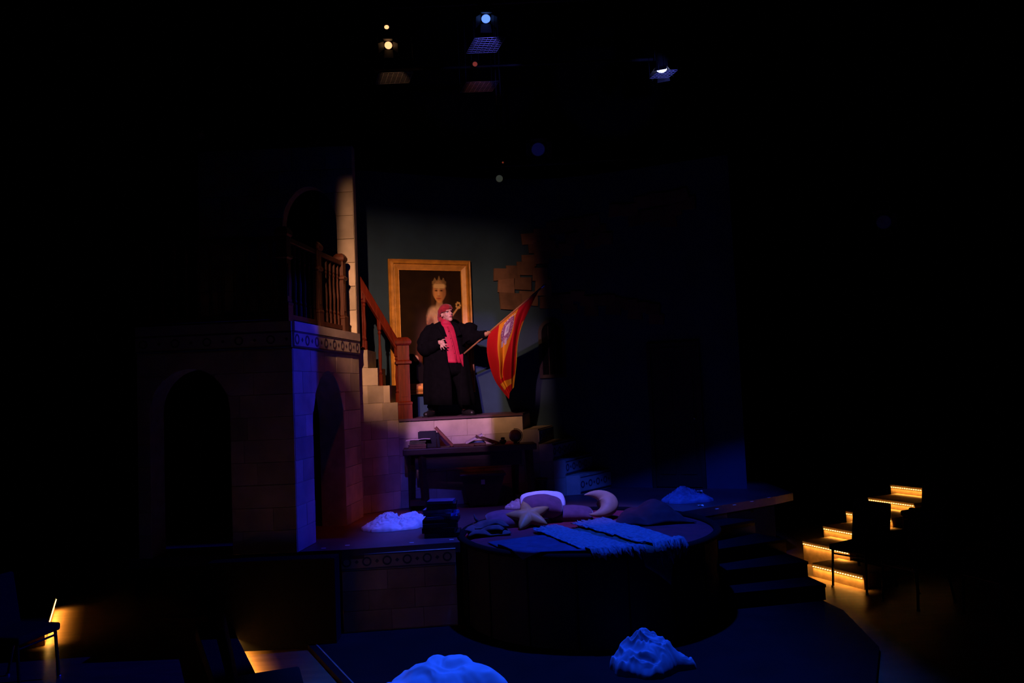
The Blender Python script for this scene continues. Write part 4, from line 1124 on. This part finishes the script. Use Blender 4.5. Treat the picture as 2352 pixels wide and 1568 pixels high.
def sleeve(pts, rad):
    s_ = MB(); n = 16; PP, RR = [], []
    for i in range(len(pts) - 1):
        for k in range(5):
            t = k / 5; PP.append(pts[i].lerp(pts[i + 1], t)); RR.append((rad[i] + (rad[i + 1] - rad[i]) * t) * (1 + .05 * sin((i * 5 + k) * 1.9)))
    PP.append(pts[-1]); RR.append(rad[-1])
    for _ in range(2): PP = [PP[0]] + [(PP[i - 1] + PP[i] * 2 + PP[i + 1]) / 4 for i in range(1, len(PP) - 1)] + [PP[-1]]
    s_.tube(PP, RR, n, caps=False); return s_
sleeve([pp(1002, 754), pp(988, 762, -.01), pp(976, 785, -.05), pp(976, 803, -.09), pp(992, 796, -.18), pp(1011, 786, -.245)], [.085, .098, .105, .105, .088, .058]).build('sleeve', WOOL, co, smooth=True, solid=.01)
sleeve([pp(1052, 754), pp(1066, 760, -.02), pp(1080, 774, -.07), pp(1092, 774, -.11), pp(1104, 771, -.16), pp(1117, 768, -.205)], [.085, .098, .108, .092, .064, .052]).build('sleeve', WOOL, co, smooth=True, solid=.01)
# cape-like shoulder of the raised arm, lapels
MB().grid(lambda i, j: tuple(pp(1062 + 34 * i - 6 * j * i, 748 + 4 * sin(pi * i) * -2 + 46 * j - 8 * i * j, -.06 - .07 * sin(pi * i) - .05 * j)), 10, 10).build('hanging_cuff', WOOL, co, smooth=True, solid=.012)
for pts in (((1010, 741, -.09), (1019, 752, -.150), (1026, 772, -.180), (1016, 770, -.195), (1006, 752, -.165)), ((1037, 741, -.09), (1043, 752, -.150), (1050, 772, -.180), (1060, 768, -.190), (1053, 750, -.160))):
    MB().add([pp(*q_) for q_ in pts], [(0, 1, 2, 3, 4)]).build('lapel', WOOL, co, solid=.012)
# shoes
for ank, toe in (((992, 943), (978, 953)), ((1068, 938), (1085, 949))):
    a_ = pp(*ank, .04); t_ = pp(*toe, -.13); a_ = Vector((a_.x, a_.y, PZ + .05)); t_ = Vector((t_.x, t_.y, PZ + .034)); d_ = (t_ - a_)
    s_ = MB(); s_.tube([a_ - d_ * .25 + Z * 0, a_, a_ + d_ * .5 - Z * .004, t_, t_ + d_ * .12 - Z * .008], [.036, .05, .048, .040, .022], 12, flat=.98)
    s_.tube([a_ + Z * .0, a_ + Z * .10], [.05, .052], 12)
    o_ = s_.build('shoe', SHOE, per, smooth=True)
    MB().box((a_ + t_) / 2 - Z * ((a_ + t_).z / 2 - PZ - .006), (d_.length * 1.35, .085, .012), atan2(d_.y, d_.x)).build('sole', SHOE, o_)
    for k in range(3):
        c_ = a_ + d_ * (.2 + .13 * k) + Z * .045; s2 = d_.cross(Z).normalized() * .028
        MB().tube([c_ - s2, c_ + Z * .008, c_ + s2], .004, 5).build('lace', SHOE, o_)
# hat and hair
def hatf(i, j):
    th = 2 * pi * j; a_ = i * pi * .5
    r = 1.06 + .16 * noise.noise(Vector((cos(th) * 2.5, sin(th) * 2.5, i * 4))) + .05 * sin(th * 9 + 6 * i) * i
    x, y, z = .104 * sin(a_ * 1.25) * cos(th) * r, .122 * sin(a_ * 1.25) * sin(th) * r + .030, .055 + .078 * cos(a_ * 1.35)
    if i > .8: k = (i - .8) / .2; x *= 1 - .14 * k; y = .02 + (y - .02) * (1 - .14 * k)
    slope = .55 * (y - .0) * (1 if y > 0 else .25); drop = max(0, y) * 1.15
    return tuple(hs(x, y, z - drop * .75 + .012))
hat = MB().grid(hatf, 18, 36, wrap=True).build('hat', BERET, per, smooth=True, solid=.008)
bun = MB(); bun.ball(hs(-.03, .085, -.055), (.075, .055, .075), 16, 10, HR)
bun.build('hat_fall', BERET, hat, smooth=True)
hr = MB()
for k in range(15):
    a_ = radians(-78 + 156 * k / 14); x, y = .074 * sin(a_), -.086 * cos(a_) + .006
    l_ = .034 + .018 * abs(sin(k * 2.3)); hr.tube([hs(x * .9, y * .9, .078), hs(x * 1.06, y * 1.10, .056), hs(x * 1.08 + .008, y * 1.10, .056 - l_)], [.011, .011, .003], 6)
hr.build('fringe_hair', HAIR, per, smooth=True)

# ------------------------------------------------------------------ flag on its pole
fg = thing('flag', 'red and yellow striped flag with a crest, held out on a wooden pole', 'flag', pole0)
po = MB().tube([pole0, pole1], [.013, .012], 10).build('pole', WOODP, fg, smooth=True)
fin = MB().tube([pole1, pole1 + pdv * .015, pole1 + pdv * .03, pole1 + pdv * .05, pole1 + pdv * .085], [.013, .019, .012, .020, .003], 10).build('finial', STEEL, po, smooth=True)
# rows of the cloth by control points (photo columns are only the measured outline; depth makes the folds)
CT = [  # v, [(x, y, depth) at u = 0, .2, .4, .6, .8, 1]   u runs along the hoist from hand to tip
    (0.00, [(1123, 766, 10.70), (1146, 746, 10.64), (1169, 727, 10.58), (1192, 707, 10.52), (1215, 687, 10.46), (1238, 667, 10.40)]),
    (0.18, [(1119, 785, 10.72), (1143, 770, 10.60), (1163, 752, 10.62), (1183, 733, 10.48), (1202, 716, 10.52), (1219, 703, 10.44)]),
    (0.38, [(1119, 812, 10.74), (1142, 802, 10.58), (1158, 790, 10.66), (1177, 774, 10.46), (1190, 757, 10.56), (1199, 747, 10.46)]),
    (0.58, [(1126, 845, 10.74), (1146, 835, 10.58), (1157, 826, 10.68), (1174, 812, 10.46), (1184, 798, 10.58), (1189, 790, 10.50)]),
    (0.78, [(1138, 875, 10.72), (1149, 868, 10.60), (1156, 862, 10.68), (1172, 858, 10.48), (1181, 848, 10.58), (1186, 840, 10.52)]),
    (0.92, [(1154, 898, 10.68), (1160, 890, 10.60), (1164, 886, 10.66), (1173, 880, 10.52), (1179, 876, 10.58), (1182, 872, 10.54)]),
    (1.00, [(1169, 916, 10.62), (1170, 908, 10.60), (1171, 902, 10.62), (1174, 897, 10.56), (1178, 892, 10.58), (1180, 890, 10.56)])]
CP = [(v_, [P(*q_) for q_ in row]) for v_, row in CT]
def cr(pts, t):   # Catmull-Rom along a list
    n = len(pts) - 1; s_ = min(n - 1e-6, max(0, t * n)); i = int(s_); f_ = s_ - i
    p0, p1, p2, p3 = pts[max(i - 1, 0)], pts[i], pts[min(i + 1, n)], pts[min(i + 2, n)]
    return .5 * ((2 * p1) + (p2 - p0) * f_ + (2 * p0 - 5 * p1 + 4 * p2 - p3) * f_ * f_ + (3 * p1 - p0 - 3 * p2 + p3) * f_ ** 3)
def flagpt(u, v):
    rows = [cr(r_, u) for _, r_ in CP]; vs_ = [q_ for q_, _ in CP]
    k = 0
    while k < len(vs_) - 2 and v > vs_[k + 1]: k += 1
    return cr(rows, (k + (v - vs_[k]) / (vs_[k + 1] - vs_[k])) / (len(vs_) - 1))
RED, YEL = (.42, .006, .014), (.66, .28, .02)
def flagcol(u, v):
    c = RED
    y0, y1 = .21, .60 - .22 * sm(.25, .75, v)
    if y0 < u < y1 and v < .80: c = YEL
    if u > .90 and v > .33: c = YEL
    if v > .845 and u > .12: c = YEL
    if v > .93 and u < .7: c = (.40, .006, .010)
    # crest: ring of violet ornament, pale shield, pearls of the crown, ribbon
    cu_, cv_ = .43, .215; du, dv = (u - cu_) / .155, (v - cv_) / .155
    d = sqrt(du * du + dv * dv)
    if d < 1: c = (.26, .10, .30) if .52 < d else (.30, .16, .42)
    if .62 < d < .95 and noise.noise(Vector((u * 60, v * 60, 0))) > .15: c = (.55, .42, .62)
    if abs(du + dv * .15) < .36 and -.42 < dv < .40: c = (.62, .66, .90)
    if abs(du + dv * .15) < .18 and -.20 < dv < .22: c = (.40, .36, .74)
    for k in range(5):
        if math.hypot(u - (.34 + .052 * k), (v - (.085 - .012 * (2 - abs(k - 2)))) * 1.2) < .018: c = (.78, .70, .72)
    if .32 < v < .40 and (.30 < u < .37 or .41 < u < .46): c = (.50, .48, .78)
    return c
nu, nv = 170, 220; m = MB(); cols = []
for i in range(nu + 1):
    for j in range(nv + 1):
        m.v.append(flagpt(i / nu, j / nv)); cols.append(flagcol(i / nu, j / nv))
for i in range(nu):
    for j in range(nv):
        k = i * (nv + 1) + j; m.f.append((k, k + nv + 1, k + nv + 2, k + 1))
m.build('banner', vcol('flag_paint', .75, .2), fg, smooth=True, fix=False, colors=cols, solid=.004)

# ------------------------------------------------------------------ chairs of the front row
def make_chair(name, label, loc, rz, group='audience chairs'):
    """upholstered stacking chair facing its own -Y"""
    loc = Vector(loc); t = thing(name, label, 'chair', loc, rz, group); M = world_of(t)
    def L(*q_): return M @ Vector(q_)
    R3 = M.to_3x3()
    MB().box(L(0, -.02, .45), (.46, .46, .07), M=R3).build('seat', CHAIRC, t, bevel=.02)
    Rb = R3 @ Matrix.Rotation(radians(-10), 3, 'X')
    MB().box(L(0, .225, .68), (.46, .05, .50), M=Rb).build('backrest', CHAIRC, t, bevel=.02)
    for s_ in (-1, 1):
        MB().tube([L(.21 * s_, -.24, 0), L(.205 * s_, -.21, .42)], .014, 8).build('leg', CHAIRF, t)
        MB().tube([L(.215 * s_, .30, 0), L(.205 * s_, .20, .44), L(.205 * s_, .21, .55), L(.205 * s_, .285, .90)], .014, 8).build('leg', CHAIRF, t)
        for y_, z_ in ((-.24, 0), (.30, 0)):
            MB().lathe(L(.213 * s_, y_, 0), [(.018, 0), (.018, .02), (.014, .025)], 8).build('glide', STEEL, t)
    MB().tube([L(-.20, -.22, .38), L(.20, -.22, .38)], .010, 8).build('stretcher', CHAIRF, t)
    MB().tube([L(-.205, .21, .40), L(.205, .21, .40)], .010, 8).build('stretcher', CHAIRF, t)
    return t
make_chair('audience_chair', 'black chair silhouetted before the glowing aisle steps', (3.82, 8.95, HF), radians(-58))
make_chair('audience_chair', 'black chair standing next to the glowing-step chair, nearer the camera', (4.08, 8.28, HF), radians(-66))
make_chair('audience_chair', 'black chair in the dark at the far right picture edge', (4.60, 7.70, HF), radians(-72))
make_chair('audience_chair', 'black chair farthest up beside the topmost aisle step', (5.14, 9.95, HF + .16), radians(-62))
struct(MB().box((5.45, 9.75, HF + .08), (1.5, 1.0, .16), radians(-62)).build('seating_riser', BLACKP), 'black seating riser beside the aisle steps', 'step')
make_chair('audience_chair', 'black chair at the bottom edge before an amber-lit floor patch', (-1.77, 5.42, HF), radians(110))
make_chair('audience_chair', 'black chair beside the amber step at the far left', (-4.42, 6.95, HF), radians(78))

# ------------------------------------------------------------------ glowing aisle steps
LED = glow('amber_led', (1.0, 0.50, 0.10), 14.0)
AISLE = mat('aisle_carpet', (0.30, 0.18, 0.09), 0.8, .2, 14, .1)
nl = [Vector((3.45, 9.50, -.70)), Vector((3.60, 10.20, -.58)), Vector((3.99, 10.5, -.46)), Vector((4.45, 10.86, -.34)), Vector((4.92, 11.20, -.22)), Vector((5.40, 11.53, -.10)), Vector((5.88, 11.86, .02))]
nd_ = Vector((.42, -.907, 0)).normalized(); asc = Vector((.907, .42, 0)).normalized(); AW = .74
ords = ['lowest', 'second', 'third', 'fourth', 'fifth', 'topmost']
def led_run(parent, a_, b_, out, power):
    """beads along a_-b_ under a nosing, and the strip's own light thrown down and slightly outward"""
    L_ = (b_ - a_).length; d_ = (b_ - a_).normalized(); n_ = max(2, int(L_ / .035)); m_ = MB()
    for k_ in range(n_): m_.box(a_ + d_ * (L_ * (k_ + .5) / n_), (.016, .007, .006), atan2(d_.y, d_.x))
    m_.build('led_strip', LED, parent)
    l_ = bpy.data.lights.new('led_light', 'AREA'); l_.shape = 'RECTANGLE'; l_.size = L_; l_.size_y = .01; l_.color = (1.0, .47, .08); l_.energy = power * L_; l_.spread = radians(125)
    o_ = bpy.data.objects.new('led_light', l_); COL.objects.link(o_)
    zl = -(Vector((0, 0, -1)) + out * .10).normalized(); xl = d_; yl = zl.cross(xl).normalized(); xl = yl.cross(zl)
    c_ = (a_ + b_) / 2 - Z * .006
    o_.matrix_world = Matrix(((xl.x, yl.x, zl.x, c_.x), (xl.y, yl.y, zl.y, c_.y), (xl.z, yl.z, zl.z, c_.z), (0, 0, 0, 1)))
for k in range(6):
    a_, b_ = nl[k], nl[k] + nd_ * AW; dep = max(.3, (nl[k + 1] - nl[k]).dot(asc)) + .06
    c_, d_ = b_ + asc * dep, a_ + asc * dep
    poly = [Vector((q_.x, q_.y, HF)) for q_ in (a_ + asc * .03, b_ + asc * .03, c_, d_)]
    so = struct(MB().prism(poly, (0, 0, a_.z - HF - .03)).build('aisle_step', AISLE), f'{ords[k]} glowing aisle step beyond the audience chairs', 'step')
    MB().prism([q_ - Z * .03 for q_ in (a_ + asc * .018, b_ + asc * .018, c_, d_)], (0, 0, .03)).build('tread', AISLE, so)
    led_run(so, a_ + asc * .012 - Z * .034 + nd_ * .01, b_ + asc * .012 - Z * .034, -asc, 2.6 if k else 3.4)
# low kerbs with an LED strip that wash the house floor beside the chairs
def led_kerb(label, a_, b_, h=.14, power=3.0):
    a_, b_ = Vector((a_.x, a_.y, HF)), Vector((b_.x, b_.y, HF)); d_ = (b_ - a_).normalized(); n_ = Vector((d_.y, -d_.x, 0))
    o_ = struct(MB().prism([a_, b_, b_ - n_ * .3, a_ - n_ * .3], (0, 0, h)).build('seating_kerb', AISLE), label, 'step')
    MB().prism([a_ + n_ * .012 + Z * h, b_ + n_ * .012 + Z * h, b_ - n_ * .3 + Z * h, a_ - n_ * .3 + Z * h], (0, 0, .02)).build('nosing', BLACKP, o_)
    led_run(o_, a_ + n_ * .016 + Z * (h - .01), b_ + n_ * .016 + Z * (h - .01), n_, power)
    return o_
led_kerb('amber-lit kerb beside the far left chair', G(103, 1482, HF), G(126, 1402, HF), power=7.0)
led_kerb('amber-lit kerb behind the bottom-edge chair', G(590, 1605, HF), G(521, 1456, HF), power=9.0)

# ------------------------------------------------------------------ lighting rig
BLU_L = glow('blue_lens', (.12, .27, 1.0), 1.4); WHT_L = glow('white_lens', (.55, .62, 1.0), 4.0); ORG_L = glow('amber_lens', (1.0, .48, .20), 1.6); DIM_L = mat('dark_lens', (.05, .05, .07), .15)
GRN_L = glow('dim_green_lens', (.5, .6, .4), .045); DBL_L = glow('dim_blue_lens', (.05, .06, .5), .022); RED_L = glow('dim_red_lens', (.8, .12, .05), .18)
def lantern(label, pos, aim, lens, r=.085, L_=.34, doors=True, lensr=None):
    pos = Vector(pos); d_ = (Vector(aim) - pos).normalized(); t = thing('stage_lantern', label, 'stage light', pos, group='lanterns of the lighting rig')
    front = pos; backp = pos - d_ * L_
    b_ = MB().tube([backp, backp + d_ * .03, backp + d_ * .16, front], [r * .55, r * .9, r, r], 16).build('can', CANB, t, smooth=False)
    MB().tube([front - d_ * .012, front + d_ * .004], lensr or r * .86, 16).build('lens', lens, t)
    s_ = d_.cross(Z).normalized(); u_ = s_.cross(d_).normalized(); mid = pos - d_ * L_ * .5
    top = mid + Z * (r + .16)
    MB().tube([mid + s_ * (r + .012), mid + s_ * (r + .012) + Z * (r + .10), top, mid - s_ * (r + .012) + Z * (r + .10), mid - s_ * (r + .012)], .009, 6).build('yoke', CANB, t)
    MB().box(top + Z * .045, (.04, .06, .10)).build('hook_clamp', CANB, t)
    MB().tube([top + Z * .09, Vector((top.x, top.y, 8.16))], .012, 6).build('drop_arm', CANB, t)
    if doors:
        for q_, w_ in ((u_, s_), (-u_, s_), (s_, u_), (-s_, u_)):
            a_ = front + q_ * r; MB().add([a_ - w_ * r * .9, a_ + w_ * r * .9, a_ + w_ * r * 1.1 + (q_ * .55 + d_ * .8) * .13, a_ - w_ * r * 1.1 + (q_ * .55 + d_ * .8) * .13], [(0, 1, 2, 3)]).build('barn_door', CANB, t, solid=.004)
    return t
lantern('blue-gelled lantern glowing at the top of the picture', P(1116, 43, 10.2), (0.1, 7.5, 3.0), BLU_L, .07)
lantern('warm lantern glowing at the top, left of the blue one', P(888, 62, 10.0), (-1.0, 8.3, 3), ORG_L, .035, doors=False)
lantern('warm round-lensed lantern just below the topmost warm one', P(892, 104, 10.5), (-1.2, 7.5, 3.2), ORG_L, .06)
lantern('bright white-blue lantern apart from the others above the door', P(1520, 160, 11.2), (1.9, 10.0, 0.0), WHT_L, .085)
lantern('small lantern above the bright white-blue one', P(1526, 123, 11.6), (2.2, 7.5, 2), BLU_L, .02, .2, False)
lantern('dim red lantern over the middle of the rig', P(1091, 147, 11.0), (-.4, 8, 3), RED_L, .04, .25, False)
lantern('dim blue lantern hanging over the set wall', P(1236, 343, 11.0), (.6, 8.5, 3.4), DBL_L, .11, .3)
lantern('dim pale lantern just above the set wall', P(1147, 410, 11.5), (-.2, 8.5, 3.9), GRN_L, .06, .25, False)
lantern('tiny lantern above the dim pale one', P(1155, 373, 11.5), (-.2, 8.5, 4), RED_L, .015, .2, False)
lantern('unlit lantern in the dark beyond the set on the right', P(2030, 510, 10.0), (2, 6, 2), mat('dull_lens', (.3, .3, .3), .2), .10)
lantern('unlit lantern above the upper stone wall', P(724, 336, 10.2), (-2, 8.5, 3), DIM_L, .05)
lantern('unlit lantern in the dark beyond the tower', P(463, 312, 10.2), (-3.5, 8, 3), DIM_L, .05)
for z_, y_, x0, x1, lb in ((6.75, 10.35, -4, 4, 'black lighting pipe across the top of the rig'), (6.3, 11.35, -3.2, 4, 'black lighting pipe over the set wall'), (4.95, 11.9, -3.2, 4, 'low black lighting pipe behind the set wall')):
    lp_ = thing('lighting_pipe', lb, 'pipe', ((x0 + x1) / 2, y_, z_), 0.0, 'pipes of the lighting rig')
    MB().tube([(x0, y_, z_), (x1, y_, z_)], .024, 10).build('pipe', CANB, lp_, smooth=True)
    for x_ in (x0 + .4, x1 - .4): MB().tube([(x_, y_, z_), (x_, y_, 8.16)], .008, 6).build('hanger', CANB, lp_)
# wire grid panels below the lanterns, each lit by an added unseen spot
WIRE = mat('grid_wire', (.35, .33, .32), .4, .1, 5, metal=.0)
def wire_panel(label, c, wx, wy, color, power, nx=7, ny=8, skew=.30):
    c = Vector(c); t = thing('wire_grid_panel', label, 'grid panel', c, 0.0, 'wire panels of the lighting grid')
    for k in range(nx + 1):
        x_ = c.x - wx / 2 + wx * k / nx; MB().tube([(x_ + skew * wy / 2, c.y - wy / 2, c.z), (x_ - skew * wy / 2, c.y + wy / 2, c.z)], .0024, 5).build('wire', WIRE, t)
    for k in range(ny + 1):
        f_ = k / ny - .5; y_ = c.y + wy * f_; x_ = c.x - skew * wy * f_
        MB().tube([(x_ - wx / 2, y_, c.z + .005), (x_ + wx / 2, y_, c.z + .005)], .0024, 5).build('wire', WIRE, t)
    for sx_, sy_ in ((-1, -1), (1, -1), (1, 1), (-1, 1)):
        p_ = c + Vector((sx_ * wx / 2 - skew * wy / 2 * sy_, sy_ * wy / 2, 0)); MB().tube([p_, Vector((p_.x, p_.y, 8.16))], .003, 5).build('hanger', CANB, t)
    l = bpy.data.lights.new('grid_fill', 'SPOT'); l.color = color; l.energy = power; l.spot_size = radians(26); l.spot_blend = .5; l.shadow_soft_size = .03  # added lamp on the camera side, not the beam of a lantern
    o_ = bpy.data.objects.new('grid_fill', l); COL.objects.link(o_); lp = c + Vector((.05, -.85, -.30)); o_.location = lp
    o_.rotation_euler = (c - lp).to_track_quat('-Z', 'Y').to_euler()
wire_panel('wire grid panel lit blue at the top of the picture', G(1115, 105, 5.8), .38, .42, (.12, .12, 1.0), 70)
wire_panel('wire grid panel lit amber above the tower stairs', G(905, 180, 5.8), .46, .36, (1.0, .45, .2), 9)
wire_panel('wire grid panel lit dim red above the portrait', G(1101, 200, 5.8), .46, .36, (1.0, .22, .06), 6)
wire_panel('wire grid panel lit blue beside the bright white-blue lantern', G(1524, 171, 5.8), .26, .26, (.12, .15, 1.0), 70, 5, 5)
